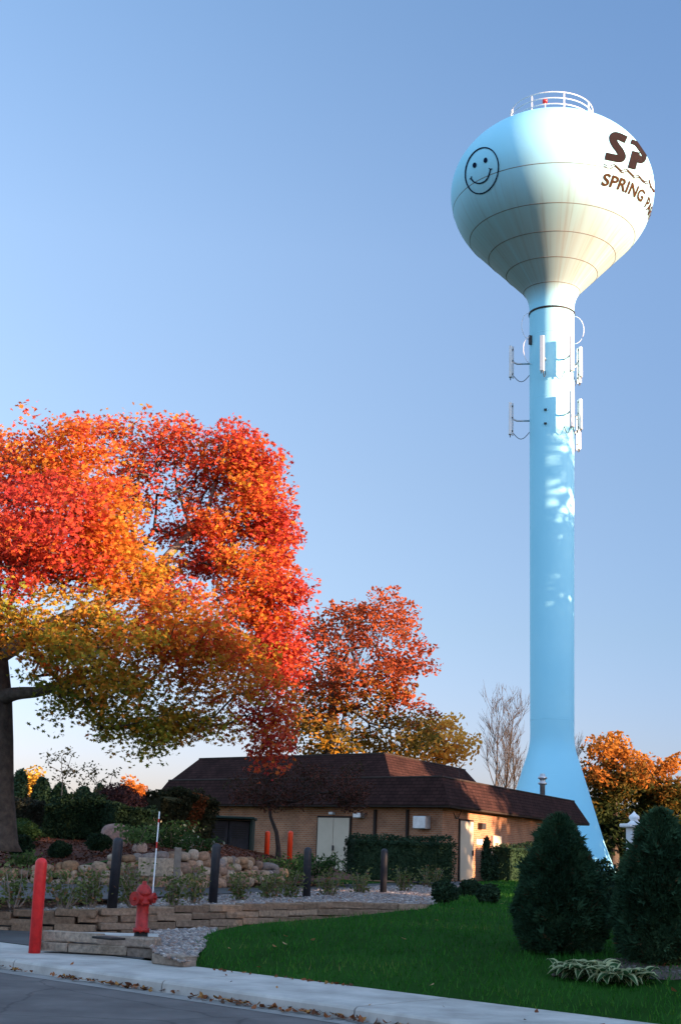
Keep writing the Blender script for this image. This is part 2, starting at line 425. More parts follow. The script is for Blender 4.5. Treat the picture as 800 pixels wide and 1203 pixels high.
def pal(t, stops):
    t = np.clip(t, 0, 1); xs = [s[0] for s in stops]
    return np.stack([np.interp(t, xs, [s[1][i] for s in stops]) for i in range(3)], -1)
def ell(center, radii, n, shell=.5):
    d = rng.normal(size=(n, 3)); d /= np.linalg.norm(d, axis=1, keepdims=True)
    r = rng.uniform(shell ** 3, 1, n) ** (1 / 3)
    return np.array(center) + d * r[:, None] * np.array(radii)

# ================================================================== SETTING
def loft(name, A, B, nu, nv, m, bump=0, zf=None, kind='structure', bs=2.0):
    """sheet between polylines A and B (same number of points)"""
    A = np.array(A, float); B = np.array(B, float)
    def res(P, n):
        s = np.concatenate([[0], np.cumsum(np.linalg.norm(np.diff(P, axis=0), axis=1))]); s /= s[-1]
        return np.stack([np.interp(np.linspace(0, 1, n), s, P[:, i]) for i in range(3)], -1)
    a = res(A, nu); b = res(B, nu); t = np.linspace(0, 1, nv)[:, None, None]
    V = (a[None] * (1 - t) + b[None] * t).reshape(-1, 3)
    if zf is not None: V[:, 2] = zf(V[:, 0], V[:, 1])
    if bump: V[:, 2] += bump * noise3(V, bs, 3)
    F = [(j * nu + i, j * nu + i + 1, (j + 1) * nu + i + 1, (j + 1) * nu + i) for j in range(nv - 1) for i in range(nu - 1)]
    o = MB().add(V, F).build(name, m, smooth=True)
    if kind: o['kind'] = kind
    return o

# kerb line
k0 = gz(0, 1138, 0); k1 = gz(413, 1199, 0)
KU = (k1 - k0) / np.linalg.norm(k1 - k0); KN = np.array([-KU[1], KU[0], 0])      # along (to the right), away from road
def K(s, d, z): return k0 + KU * s + KN * d + np.array([0, 0, z])
SW = (gz(221, 1136, .13) - k0) @ KN                                             # sidewalk width
def dist(x, y): return (x - k0[0]) * KN[0] + (y - k0[1]) * KN[1] - SW
def lawn_z(x, y):
    d = dist(np.asarray(x), np.asarray(y)); d = np.clip(d, 0, None)
    t = np.clip(d / 8.6, 0, 1)
    return .142 + .62 * (t * 1.25 - .25 * t * t) / 1.0 + .004 * np.clip(d - 8.6, 0, 40)
def on(px, py, zf):
    d = ray(px, py); lo = 4; 
    for Y in np.arange(6, 80, .02):
        p = EYE + d * (Y / d[1])
        if p[2] <= zf(p[0], p[1]): return p
    return p

# ground sheet to the horizon
def gbase(x, y):
    t = np.clip((y - 24) / 24, 0, 1); b = -.06 + .78 * t * t * (3 - 2 * t)
    hill = 5.0 * np.clip((x - 26) / 22, 0, 1) * np.clip((y + 10) / 30, 0, 1)
    dd = dist(x, y)
    return np.where(dd < 1.0, -.06, b + hill)
xs = np.unique(np.concatenate([np.linspace(-60, 90, 76), -np.geomspace(60, 4000, 14), np.geomspace(90, 4000, 14)]))
ys = np.unique(np.concatenate([np.linspace(-40, 140, 91), -np.geomspace(40, 3000, 12), np.geomspace(140, 6000, 16)]))
X, Y = np.meshgrid(xs, ys); Z = gbase(X, Y)
F = [(j * len(xs) + i, j * len(xs) + i + 1, (j + 1) * len(xs) + i + 1, (j + 1) * len(xs) + i) for j in range(len(ys) - 1) for i in range(len(xs) - 1)]
MB().add(np.stack([X, Y, Z], -1).reshape(-1, 3), F).build('ground', M['lawn_base'], smooth=True)['kind'] = 'structure'

# road, gutter, sidewalk
loft('road', [K(-60, -14, 0), K(60, -14, 0)], [K(-60, 0, 0), K(60, 0, 0)], 30, 12, M['asphalt'])
mb = MB()
for i in range(-6, 10):                                    # kerb and walk slabs with open joints
    s0, s1 = i * 3.0 + .3, i * 3.0 + 3.278
    prof = [(0.0, -.05), (0.012, .10), (.03, .122), (.06, .132), (SW, .148), (SW, -.05)]
    n = len(prof)
    V = [K(s, d, z) for s in (s0, s1) for d, z in prof]
    mb.add(V, [(j, (j + 1) % n, n + (j + 1) % n, n + j) for j in range(n)] + [tuple(reversed(range(n))), tuple(range(n, 2 * n))])
mb.build('sidewalk', M['concrete'])['kind'] = 'structure'
sg = loft('gutter', [K(-20, -.32, .004), K(30, -.32, .004)], [K(-20, -.005, .004), K(30, -.005, .004)], 60, 2, noisy('gutter_concrete', (.17, .165, .155), (.25, .24, .23), 3, .9, 8))

# lower apron at the left, hydrant gravel
zA = .155
a0, a1 = gz(-60, 1113, zA), gz(235, 1139, zA)
apron = loft('driveway_apron', [K(-14, SW + .01, zA), K(1.0, SW + .01, zA)], [gz(-220, 1072, zA), gz(330, 1084, zA)], 20, 10, M['drive'])

# ---- timber-coloured block retaining wall
wall_px = [(-60, 1071, 25.2), (0, 1070, 24.6), (110, 1067, 24.4), (220, 1064, 25.6), (300, 1061, 26.6), (400, 1059, 28.0), (505, 1062, 28.6)]
WT = np.array([at(*q) for q in wall_px]); 
def resample(Pt, step):
    s = np.concatenate([[0], np.cumsum(np.linalg.norm(np.diff(Pt[:, :2], axis=0), axis=1))]); n = int(s[-1] / step)
    q = np.linspace(0, s[-1], n + 1); return np.stack([np.interp(q, s, Pt[:, i]) for i in range(3)], -1)
def block_wall(name, top, rows, h, zbot, label, L=.72, dep=.26, parent=None, pal_=((.25, .175, .125), (.29, .205, .145), (.22, .15, .105))):
    mb = MB()
    for r in range(rows):
        pts = resample(top, L)
        if r % 2: pts = np.concatenate([pts[:1], (pts[:-1] + pts[1:]) / 2, pts[-1:]])
        for i in range(len(pts) - 1):
            a, b = pts[i], pts[i + 1]; d = b - a; rz = atan2(d[1], d[0]); ln = np.linalg.norm(d[:2])
            c = (a + b) / 2; nrm = np.array([d[1], -d[0], 0]) / ln
            j = rng.normal() * .012
            col = np.array(pal_[rng.integers(len(pal_))]) * rng.uniform(.88, 1.12)
            cc = c + nrm * (j + r * .02); cc[2] = c[2] - h * (r + .5) + rng.normal() * .004
            mb.box(cc, (ln - .006, dep, h - .005), rz + rng.normal() * .012, col, .016); mb.v[-1] = mb.v[-1] + rng.normal(size=mb.v[-1].shape) * .006
    o = mb.build(name, M['block'], parent, colors=True)
    tag(o, label, 'wall'); return o
block_wall('retaining_wall', WT, 4, .125, .1, 'long low brown block retaining wall behind the fire hydrant, edging the gravel bed')

# planter kerb in front of the hydrant: two courses
pl = np.array([gz(54, 1098, .44), gz(110, 1104, .42), gz(190, 1106, .41)])
pT = np.array([[*gz(52, 1117, .155)[:2], .43], [*gz(120, 1121, .155)[:2], .42], [*gz(186, 1125, .155)[:2], .40]])
block_wall('planter_edging', pT, 2, .13, .1, 'grey-brown stepped block edging right behind the sidewalk, under the fire hydrant', L=.62, dep=.24, pal_=((.27, .22, .18), (.22, .18, .15), (.31, .26, .21)))
pT2 = np.array([[*gz(186, 1131, .155)[:2], .28], [*gz(224, 1135, .155)[:2], .27]])
block_wall('edging_block', pT2, 1, .13, .1, 'single low edging course at the lawn corner, right of the hydrant planter', L=.5, dep=.24, pal_=((.27, .22, .18), (.24, .2, .16)))
# pad and gravel behind the edging
padm = loft('hydrant_pad', [pT[0] + [0.1, .12, -.03], pT[2] + [0, .12, -.03]], [gz(60, 1094, .36), gz(185, 1097, .36)], 8, 4, M['concrete'])
hg_front = [gz(180, 1118, .3), gz(214, 1130, .22), gz(228, 1128, .22)]
hg_back = [gz(175, 1093, .34), gz(220, 1092, .34), gz(256, 1090, .36)]
loft('hydrant_gravel', hg_front, hg_back, 20, 14, M['gravel'], .01)

# ---- gravel bed above the wall, drive behind it
bed_front = [p + np.array([0, .12, -.02]) for p in WT] + [at(560, 1064, 29.5), at(622, 1062, 30.5)]
bed_back_px = [(-60, 1055, .66), (0, 1056, .66), (130, 1057, .66), (250, 1051, .66), (360, 1046, .68), (449, 1041, .74), (520, 1040, .76), (560, 1041, .78), (615, 1047, .78)]
bed_back = [gz(*q) for q in bed_back_px]
loft('gravel_bed', bed_front, bed_back, 80, 16, M['gravel'], .012)
zD = .68
drive_back = [at(-60, 1037, 32.5), at(0, 1037, 32.5), at(150, 1036, 34), at(300, 1030, 38), at(430, 1024, 44), at(545, 1024, 49)]
drive_front = [np.array([p[0], p[1] - .3, zD]) for p in bed_back[:7]]
loft('driveway', drive_front, [np.array([p[0], p[1] + .8, zD + .08]) for p in drive_back[:5]] + [np.array([3.5, 49, .86]), np.array([6.5, 51.5, .88])], 50, 20, M['drive'])

# ---- lawn
lf = [K(s, SW + .02, .14) for s in np.linspace(5.6, 34, 30)]
left_edge = [(218, 1136), (224, 1122), (236, 1102), (262, 1091), (320, 1084), (400, 1078), (500, 1067), (600, 1064), (700, 1060), (800, 1058), (900, 1056), (1300, 1052)]
lf0 = on(219, 1136, lawn_z)
lb = [on(x, y, lawn_z) for x, y in left_edge[1:]]
ua = [K((lf0 - k0) @ KU + t, SW + .02, .14) for t in np.linspace(0, 22, 40)]
lawn = loft('lawn', ua, lb, 110, 50, M['lawn_base'], .012, lawn_z, bs=1.2)
lawn2 = loft('back_lawn', [on(500, 1068, lawn_z) , on(600, 1064.2, lawn_z), on(800, 1058.5, lawn_z), on(1300, 1053, lawn_z)],
             [np.array([5.5, 51, .86]), np.array([8.5, 57, .9]), np.array([14, 62, .95]), np.array([40, 52, .95])], 60, 30, M['lawn_base'], .01)

def sample_mesh(o, n, rg=rng):
    me = o.data; me.calc_loop_triangles()
    T = np.array([t.vertices[:] for t in me.loop_triangles]); V = np.array([v.co[:] for v in me.vertices])
    a, b, c = V[T[:, 0]], V[T[:, 1]], V[T[:, 2]]
    ar = np.linalg.norm(np.cross(b - a, c - a), axis=1); t = rg.choice(len(T), n, p=ar / ar.sum())
    u = rg.random((n, 2)); m = u.sum(1) > 1; u[m] = 1 - u[m]
    return a[t] + (b - a)[t] * u[:, :1] + (c - a)[t] * u[:, 1:]
def grass(name, bases, h, w, label, cols):
    n = len(bases); ang = rng.uniform(0, 2 * pi, n); hh = h * rng.uniform(.55, 1.3, n)
    lean = rng.normal(size=(n, 2)) * .38 * hh[:, None]
    d = np.stack([np.cos(ang), np.sin(ang), 0 * ang], -1) * (w / 2)
    tip = bases + np.concatenate([lean, hh[:, None]], 1)
    V = np.stack([bases - d, bases + d, tip], 1).reshape(-1, 3)
    nz = noise3(bases, .9, 5) * .35 + noise3(bases, 3.7, 15) * .3 + .5
    col = pal(np.clip(nz * .6 + rng.random(n) * .5, 0, 1), cols)
    o = polys_mesh(name, V, 3, col, M['grass']); tag(o, label, 'grass', kind='stuff'); return o
gb = sample_mesh(lawn, 150000)
keep = (gb[:, 0] / np.maximum(gb[:, 1], 1) < .30) & (gb[:, 1] > 4)
GC = [(0, (.010, .052, .008)), (.45, (.020, .10, .012)), (.8, (.04, .14, .018)), (.93, (.09, .15, .03)), (1, (.17, .15, .06))]
grass('grass', gb[keep], .075, .016, 'short green mown grass covering the sloping front lawn beside the sidewalk', GC)
gb2 = sample_mesh(lawn2, 50000); keep = (gb2[:, 0] / np.maximum(gb2[:, 1], 1) < .30)
grass('grass', gb2[keep], .08, .03, 'short green grass in front of the brick building, beyond the gravel bed', GC)

# loose stones of the gravel
def stones(name, bases, size, label, dark=1.0):
    n = len(bases); ico = bmesh.new(); bmesh.ops.create_icosphere(ico, subdivisions=1, radius=1)
    v0 = np.array([v.co[:] for v in ico.verts]); f0 = np.array([[v.index for v in f.verts] for f in ico.faces]); ico.free()
    sc = size * rng.uniform(.5, 1.4, (n, 1, 1)) * rng.uniform(.6, 1.2, (n, 1, 3)) * np.array([1, 1, .65])
    ang = rng.uniform(0, 6.28, n); c, s = np.cos(ang), np.sin(ang)
    V = v0[None] * sc; V = V * rng.uniform(.82, 1.12, (n, len(v0), 1))
    V = np.stack([V[..., 0] * c[:, None] - V[..., 1] * s[:, None], V[..., 0] * s[:, None] + V[..., 1] * c[:, None], V[..., 2]], -1) + bases[:, None]
    col = np.array([(.40, .34, .30), (.30, .27, .26), (.50, .45, .42), (.34, .24, .20), (.22, .20, .20)])[rng.integers(0, 5, n)] * rng.uniform(.8, 1.15, (n, 1)) * dark * .68
    tri = V[:, f0].reshape(-1, 3)
    o = polys_mesh(name, tri, 3, np.repeat(col, len(f0), 0), M['stone_bit']); tag(o, label, 'gravel', kind='stuff')
stones('gravel', sample_mesh(bpy.data.objects['gravel_bed'], 9000), .035, 'pinkish grey river gravel spread in the planting bed around the black bollards')
stones('gravel', sample_mesh(bpy.data.objects['hydrant_gravel'], 1500), .035, 'pale river gravel in the small corner bed right of the fire hydrant')

# ---- mulch slope and field-stone wall
FW_px = [(-60, 1023, 1048, 32.2), (0, 1023, 1049, 32.2), (70, 1017, 1049, 32.6), (150, 1004, 1047, 33.2), (235, 1006, 1043, 34.6), (300, 1014, 1038, 36.6), (330, 1022, 1036, 37.4)]
ftop = np.array([at(x, y, Yd) for x, y, _, Yd in FW_px]); fbot = np.array([at(x, y, Yd - .25) for x, _, y, Yd in FW_px])
mul_back = [at(-60, 968, 43), at(0, 968, 43), at(70, 972, 43), at(150, 978, 43.5), at(235, 985, 45), at(300, 1000, 47), at(345, 1012, 47.5)]
mulch = loft('mulch_bed', [p + np.array([0, .1, -.06]) for p in ftop], mul_back, 50, 24, M['mulch'], .05)
def fieldstone_wall():
    mb = MB()
    L = np.concatenate([[0], np.cumsum(np.linalg.norm(np.diff(ftop[:, :2], axis=0), axis=1))])
    ico = bmesh.new(); bmesh.ops.create_icosphere(ico, subdivisions=2, radius=1)
    v0 = np.array([v.co[:] for v in ico.verts]); f0 = [[v.index for v in f.verts] for f in ico.faces]; ico.free()
    s = 0
    pals = np.array([(.30, .19, .115), (.36, .27, .19), (.25, .17, .125), (.33, .22, .15), (.22, .19, .175), (.38, .31, .24)])
    z = 0
    row = 0
    while row < 7:
        s = rng.uniform(0, .2)
        while s < L[-1]:
            w = rng.uniform(.15, .40); h = rng.uniform(.15, .25)
            T = np.array([np.interp(s + w / 2, L, ftop[:, i]) for i in range(3)]); B = np.array([np.interp(s + w / 2, L, fbot[:, i]) for i in range(3)])
            zc = B[2] + .08 + row * .165 + rng.normal() * .03
            if zc < T[2] + .02:
                t = (zc - B[2]) / max(.2, T[2] - B[2]); c = B + (T - B) * t; c[2] = zc; c[1] += rng.normal() * .04
                r = np.array([w * .56, .26, h * .58]); v = v0.copy()
                v = np.sign(v) * np.abs(v) ** .75
                v = v * (1 + .10 * noise3(v0 * 1.0 + c * 3, 2.2, int(rng.integers(99)))[:, None]) * r
                a = rng.normal() * .15; v[:, [0, 2]] = np.stack([v[:, 0] * cos(a) - v[:, 2] * sin(a), v[:, 0] * sin(a) + v[:, 2] * cos(a)], -1)
                mb.add(v + c, f0, pals[rng.integers(len(pals))] * rng.uniform(.75, 1.15))
            s += w * .97
        row += 1
    o = mb.build('fieldstone_wall', M['fieldstone'], smooth=True, colors=True)
    tag(o, 'dry laid wall of rounded tan fieldstones holding up the mulch slope', 'wall')
    # earth behind the stones
fieldstone_wall()
loft('earth_bank', [p + np.array([0, .28, -.25]) for p in fbot], [p + np.array([0, .18, -.08]) for p in ftop], 40, 4, M['soil'])

def litter(name, bases, size, label, cols):
    n = len(bases); v, k = leaves_geo(bases + np.array([0, 0, .014]), size * rng.uniform(.6, 1.3, n), OVAL, 1.8, .5)
    col = np.array(cols)[rng.integers(0, len(cols), n)] * rng.uniform(.7, 1.25, (n, 1))
    o = polys_mesh(name, v, k, col, M['litter']); tag(o, label, 'leaves', kind='stuff')
LC = [(.20, .07, .03), (.28, .10, .04), (.14, .055, .03), (.33, .16, .05), (.10, .05, .03)]
n = 950
ss = rng.uniform(-2, 22, n); cl = (noise3(np.stack([ss, 0 * ss, 0 * ss], -1), 2.3, 8) > -.35) | (rng.random(n) < .2)
dd = -np.abs(rng.normal(size=n)) * .085 - .01
gl = np.array([K(a, b, .012 + rng.random() * .03) for a, b in zip(ss[cl], dd[cl])])
litter('fallen_leaves', gl, .085, 'drift of dry brown fallen leaves along the gutter at the foot of the kerb', LC)
sl_ = np.concatenate([np.array([K(rng.uniform(-2, 18), rng.uniform(.1, SW), .145) for _ in range(26)]), np.array([K(rng.uniform(2.5, 5), SW - abs(rng.normal()) * .1, .15) for _ in range(30)])])
litter('fallen_leaves', sl_, .07, 'a few stray brown leaves lying on the pale concrete sidewalk', LC)
lw = sample_mesh(lawn, 420); lw[:, 2] += .05
litter('fallen_leaves', lw, .09, 'scattered tan autumn leaves lying on the green front lawn', [(.35, .2, .09), (.4, .25, .14), (.28, .12, .05)])
litter('mulch_chips', sample_mesh(mulch, 9000), .10, 'reddish brown bark mulch and leaf bits covering the planted slope', [(.09, .03, .016), (.13, .045, .025), (.17, .06, .03), (.05, .02, .012)])
litter('fallen_leaves', sample_mesh(bpy.data.objects['gravel_bed'], 260), .08, 'dry leaves caught among the gravel under the leafy shrubs', LC)
# ================================================================== WATER TOWER
TD = 82.0; TX = at(648, 600, TD)[0]; TZ = .72
def tank_profile(Rm, ze, bu, bl, zc, nz, rn):
    p = [(Rm * cos(t), ze + bu * sin(t)) for t in np.linspace(pi / 2, 0, 30)]
    tc = math.asin(zc); p += [(Rm * cos(t), ze - bl * sin(t)) for t in np.linspace(0, tc, 18)[1:]]
    r1, z1 = p[-1]; dr, dz = -Rm * sin(tc), -bl * cos(tc); Lc = (r1 - rn * 1.4) / -dr; r2, z2 = r1 + dr * Lc, z1 + dz * Lc
    p += [(r1 + dr * Lc * s, z1 + dz * Lc * s) for s in np.linspace(0, 1, 8)[1:]]
    zi = z2 + dz * (rn * .4 / -dr)
    p += [((1 - s) ** 2 * r2 + (2 * s * (1 - s) + s * s) * rn, (1 - s) ** 2 * z2 + 2 * s * (1 - s) * zi + s * s * nz) for s in np.linspace(0, 1, 10)[1:]]
    return np.array(p)
TP = tank_profile(6.62, 44.45, 5.1, 5.6, .633, 36.2, 1.43)
_s = np.concatenate([[0], np.cumsum(np.hypot(*np.diff(TP, axis=0).T))]); _s -= _s[30 - 1]
tower = thing('water_tower', (TX, TD, TZ), 'tall pale blue water tower with a bulb tank, painted smiley face and town lettering', 'water tower')
TC = (TX, TD, 0)
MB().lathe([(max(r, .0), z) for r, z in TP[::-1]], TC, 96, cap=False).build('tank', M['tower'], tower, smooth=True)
sh = [(1.303, 9.2), (1.31, 10), (1.36, 22), (1.42, 33), (1.43, 36.25)]
MB().lathe(sh, TC, 64, cap=False).build('shaft', M['tower'], tower, smooth=True)
MB().lathe([(3.82, TZ - .1), (3.78, TZ + .15), (3.0, 2.9), (2.05, 6.05), (1.72, 7.12), (1.54, 7.65), (1.41, 8.1), (1.335, 8.5), (1.305, 8.85), (1.303, 9.2)], TC, 64, cap=False).build('base_cone', M['tower'], tower, smooth=True)
def rprof(z): return float(np.interp(z, TP[::-1, 1], TP[::-1, 0]))
for z in (43.25, 41.15, 39.85, 38.65, 37.45):
    r = rprof(z); MB().lathe([(r - .02, z - .03), (r + .006, z - .022), (r + .006, z + .022), (r - .02, z + .03)], TC, 96).build('weld_seam', M['seam'], tower, smooth=True)
for z, r in ((34.3, 1.425), (30.0, 1.40), (9.9, 1.312), (6.6, 1.875)):
    MB().lathe([(r - .03, z - .02), (r + .005, z - .016), (r + .005, z + .016), (r - .03, z + .02)], TC, 64, cap=False).build('weld_seam', M['tower'], tower, smooth=True)
# collar and hanging cables under the tank
MB().lathe([(1.40, 35.86), (1.49, 35.88), (1.49, 35.98), (1.40, 36.0)], TC, 48).build('cable_collar', M['cable'], tower, smooth=True)
def TAt(az, r, z): return np.array([TX + r * sin(radians(az)), TD - r * cos(radians(az)), z])
for az, zz in ((-78, 35.9), (-70, 34.2), (82, 35.8)):
    tt = np.linspace(0, pi, 12)
    pts = [TAt(az, 1.42 + .62 * sin(t), zz - .95 + .95 * cos(t)) for t in tt]
    MB().tube(pts, .019, 6).build('cable_loop', M['antenna' if az != 82 else 'antenna'], tower, smooth=True)
MB().box(TAt(-72, 1.52, 33.95), (.16, .2, .62), radians(-72), bev=.02).build('junction_box', M['dark_metal'], tower)

def profz(r): # upper dome
    return float(np.interp(r, TP[:30, 0], TP[:30, 1]))
# railing on the dome
rl = empty('railing', TAt(0, 0, 48.0)); rl.parent = tower; rl.location = (0, 0, 48.0 - TZ)
mbp = []
RR = 2.72; zb = profz(RR)
for h in (.42, .85, 1.28):
    a = np.linspace(0, 2 * pi, 65); MB().tube([(TX + RR * cos(q), TD + RR * sin(q), zb + h) for q in a], .04, 6, cap=False).build('rail', M['white_paint'], rl, smooth=True)
for q in range(8):
    a = 2 * pi * (q + .18) / 8
    c = np.array([TX + RR * cos(a), TD + RR * sin(a), zb]); MB().tube([c - [0, 0, .05], c + [0, 0, 1.28]], .055, 8).build('post', M['white_paint'], rl)
bc = TAt(-22, 1.9, profz(1.9))
MB().tube([bc - [0, 0, .05], bc + [0, 0, .75]], .05, 8).build('beacon_mast', M['galv'], tower)
bo = MB().lathe([(.10, 0), (.16, .03), (.17, .22), (.12, .34), (.0, .39)], bc + [0, 0, .75], 14).build('beacon', M['beacon'], tower, smooth=True)

# --- painted marks, laid on the tank's own surface
def hit(px, py):
    d = ray(px, py); t = np.arange(66, 92, .01) ; p = EYE + d[None] * (t / d[1])[:, None]
    r = np.hypot(p[:, 0] - TX, p[:, 1] - TD); rr = np.interp(p[:, 2], TP[::-1, 1], TP[::-1, 0])
    ok = (r <= rr) & (p[:, 2] > 36.5) & (p[:, 2] < 49.5)
    if not ok.any(): return None
    q = p[np.argmax(ok)]; return atan2(q[0] - TX, -(q[1] - TD)), float(np.interp(q[2], TP[::-1, 1], _s[::-1]))
def surf(az, s, off=.03):
    off = max(off, .035) + (off - .008 if off < .02 else 0)
    r = np.interp(s, _s, TP[:, 0]); z = np.interp(s, _s, TP[:, 1])
    i = .05; dr = np.interp(s + i, _s, TP[:, 0]) - np.interp(s - i, _s, TP[:, 0]); dz = np.interp(s + i, _s, TP[:, 1]) - np.interp(s - i, _s, TP[:, 1])
    L = hypot(dr, dz); nr, nz = -dz / L, dr / L
    return (TX + (r + nr * off) * sin(az), TD - (r + nr * off) * cos(az), z + nz * off)
def catmull(P, n=8):
    P = np.array(P, float); out = []
    for i in range(len(P) - 1):
        a, b = P[i], P[i + 1]; p = P[i - 1] if i else 2 * a - b; q = P[i + 2] if i + 2 < len(P) else 2 * b - a
        for t in np.linspace(0, 1, n, endpoint=False):
            out.append(.5 * (2 * a + (b - p) * t + (2 * p - 5 * a + 4 * b - q) * t * t + (3 * a - p - 3 * b + q) * t ** 3))
    out.append(P[-1]); return np.array(out)
# local flat chart of the lettering panel: metres along az (u) and meridian (v)
def chart_of(px, py):
    h = hit(px, py); return None if h is None else np.array(h)
def stroke(mb, P, w, across=4, closed=False, n=8, off=.008):
    C2 = catmull(P, n); d = np.gradient(C2, axis=0); L = np.linalg.norm(d, axis=1, keepdims=True); nn = np.stack([-d[:, 1], d[:, 0]], -1) / (L + 1e-9)
    V = []; rows = 0
    for c, q in zip(C2, nn):
        row = []
        for k in range(across + 1):
            h = hit(*(c + q * w * (k / across - .5)))
            if h is None: row = None; break
            row.append(surf(*h, off))
        if row is None: continue
        V += row; rows += 1
    A = across + 1
    mb.add(V, [(i * A + k, (i + 1) * A + k, (i + 1) * A + k + 1, i * A + k + 1) for i in range(rows - 1) for k in range(across)])
z7 = lambda x, y: (680 + x / 7.273, 130 + y / 7.273)
letters = empty('lettering', TAt(0, 0, 43)); letters.parent = tower; letters.location = (0, 0, 43 - TZ)
mb = MB(); stroke(mb, [z7(400, 252), z7(335, 222), z7(298, 216), z7(285, 240), z7(305, 290), z7(345, 345), z7(365, 390), z7(350, 412), z7(300, 405), z7(222, 388)], 8.6, n=5)
mb.build('letter', M['decal'], letters)
mb = MB(); stroke(mb, [z7(440, 264), z7(482, 282), z7(518, 306), z7(544, 344), z7(552, 388), z7(544, 420), z7(524, 432), z7(500, 424)], 5.6, n=14, across=12)
stroke(mb, [z7(482, 352), z7(466, 415), z7(444, 497)], 9.2, n=14, across=10, off=.014); stroke(mb, [z7(484, 372), z7(510, 400), z7(532, 424)], 5.0, n=12, across=10, off=.011)
mb.build('letter', M['decal'], letters)
mb = MB()
wv = [(716, 195.5), (721, 193.5), (726, 197.5), (730, 200.5), (735, 198.7), (740, 203.2), (744, 206.6), (749, 206.2), (753.5, 211), (757, 213.2), (760, 213.2)]
for dy in (0, 2.1): stroke(mb, [(x + dy * .4, y + dy * 1.1) for x, y in wv], 1.05, 2, n=14)
stroke(mb, [(708, 192.3), (713, 195)], .7, 1); stroke(mb, [(708.5, 195), (713.5, 197.6)], .7, 1)
stroke(mb, [(760.5, 206.5), (763, 204.6), (765.5, 205.5)], .6, 2, n=14); 
for a in ([(761.5, 211), (764, 221)], [(764, 219), (767.5, 226)], [(766.5, 222), (769, 232)]): stroke(mb, a, 1.5, 6, n=20)
mb.build('wave_lines', M['decal_rust'], letters)
# town name set in type along the tank
b0 = np.array(hit(705.5, 217)); b1 = np.array(hit(752.5, 237.5)); c0 = np.array(hit(709.5, 203.5))
def set_word(word, u0, u1):
    cu = bpy.data.curves.new('type', 'FONT'); cu.body = word; cu.size = 1.0; cu.space_character = 1.02; cu.offset = .024
    to = bpy.data.objects.new('type', cu); COL.objects.link(to); bpy.context.view_layer.update()
    tm = bpy.data.meshes.new_from_object(to.evaluated_get(bpy.context.evaluated_depsgraph_get()))
    bpy.data.objects.remove(to)
    bm = bmesh.new(); bm.from_mesh(tm); bmesh.ops.remove_doubles(bm, verts=bm.verts, dist=1e-5)
    xs_ = [v.co.x for v in bm.verts]; x0, x1, H = min(xs_), max(xs_), .70
    for i in range(1, 40):
        x = x0 + (x1 - x0) * i / 40; bmesh.ops.bisect_plane(bm, geom=bm.verts[:] + bm.edges[:] + bm.faces[:], plane_co=(x, 0, 0), plane_no=(1, 0, 0))
    for i in range(1, 5):
        bmesh.ops.bisect_plane(bm, geom=bm.verts[:] + bm.edges[:] + bm.faces[:], plane_co=(0, H * i / 5, 0), plane_no=(0, 1, 0))
    for v in bm.verts:
        u = u0 + (u1 - u0) * (v.co.x - x0) / (x1 - x0); w = v.co.y / H
        q = b0 + (b1 - b0) * u + (c0 - b0) * w
        if u > 1: q[1] = b1[1] + (c0 - b0)[1] * w + (b1 - b0)[1] * .6 * (u - 1)
        v.co = surf(q[0], q[1], .022)
    me = bpy.data.meshes.new('word'); bm.to_mesh(me); bm.free(); link('word', me, M['decal_rust'], letters)
set_word('SPRING', 0, 1); set_word('PARK', 1.16, 1.86)
# smiley
zs = lambda x, y: (520 + x / 5.714, 100 + y / 5.714)
sm = empty('smiley_face', TAt(-58, 6, 43)); sm.parent = tower; sm.location = Vector(TAt(-58, 6.6, 44)) - Vector((TX, TD, TZ))
th = np.linspace(0, 2 * pi, 33); ta = radians(13)
def el(cx, cy, a, b, t): return [(cx + a * cos(q) * cos(t) - b * sin(q) * sin(t) * -1 * -1, cy + a * cos(q) * sin(t) + b * sin(q) * cos(t)) for q in th]
mb = MB(); stroke(mb, [zs(*p) for p in el(264, 575, 108, 156, ta)], 1.45, 2, n=2); mb.build('outline', M['decal_blue'], sm)
for ex, ey in ((215, 538), (288, 505)):
    pts = [hit(*zs(*p)) for p in el(ex, ey, 12.5, 18, ta)][:-1]; cc = hit(*zs(ex, ey))
    V = [surf(*cc)] + [surf(*p) for p in pts]; MB().add(V, [(0, 1 + i, 1 + (i + 1) % len(pts)) for i in range(len(pts))]).build('eye', M['decal_blue'], sm)
mb = MB(); stroke(mb, [zs(190, 626), zs(212, 650), zs(245, 660), zs(280, 648), zs(306, 618), zs(321, 566)], 1.5, 2, n=5)
stroke(mb, [zs(181, 632), zs(190, 626), zs(196, 612)], 1.0, 1); stroke(mb, [zs(309, 558), zs(321, 564), zs(333, 562)], 1.0, 1); mb.build('mouth', M['decal_blue'], sm)

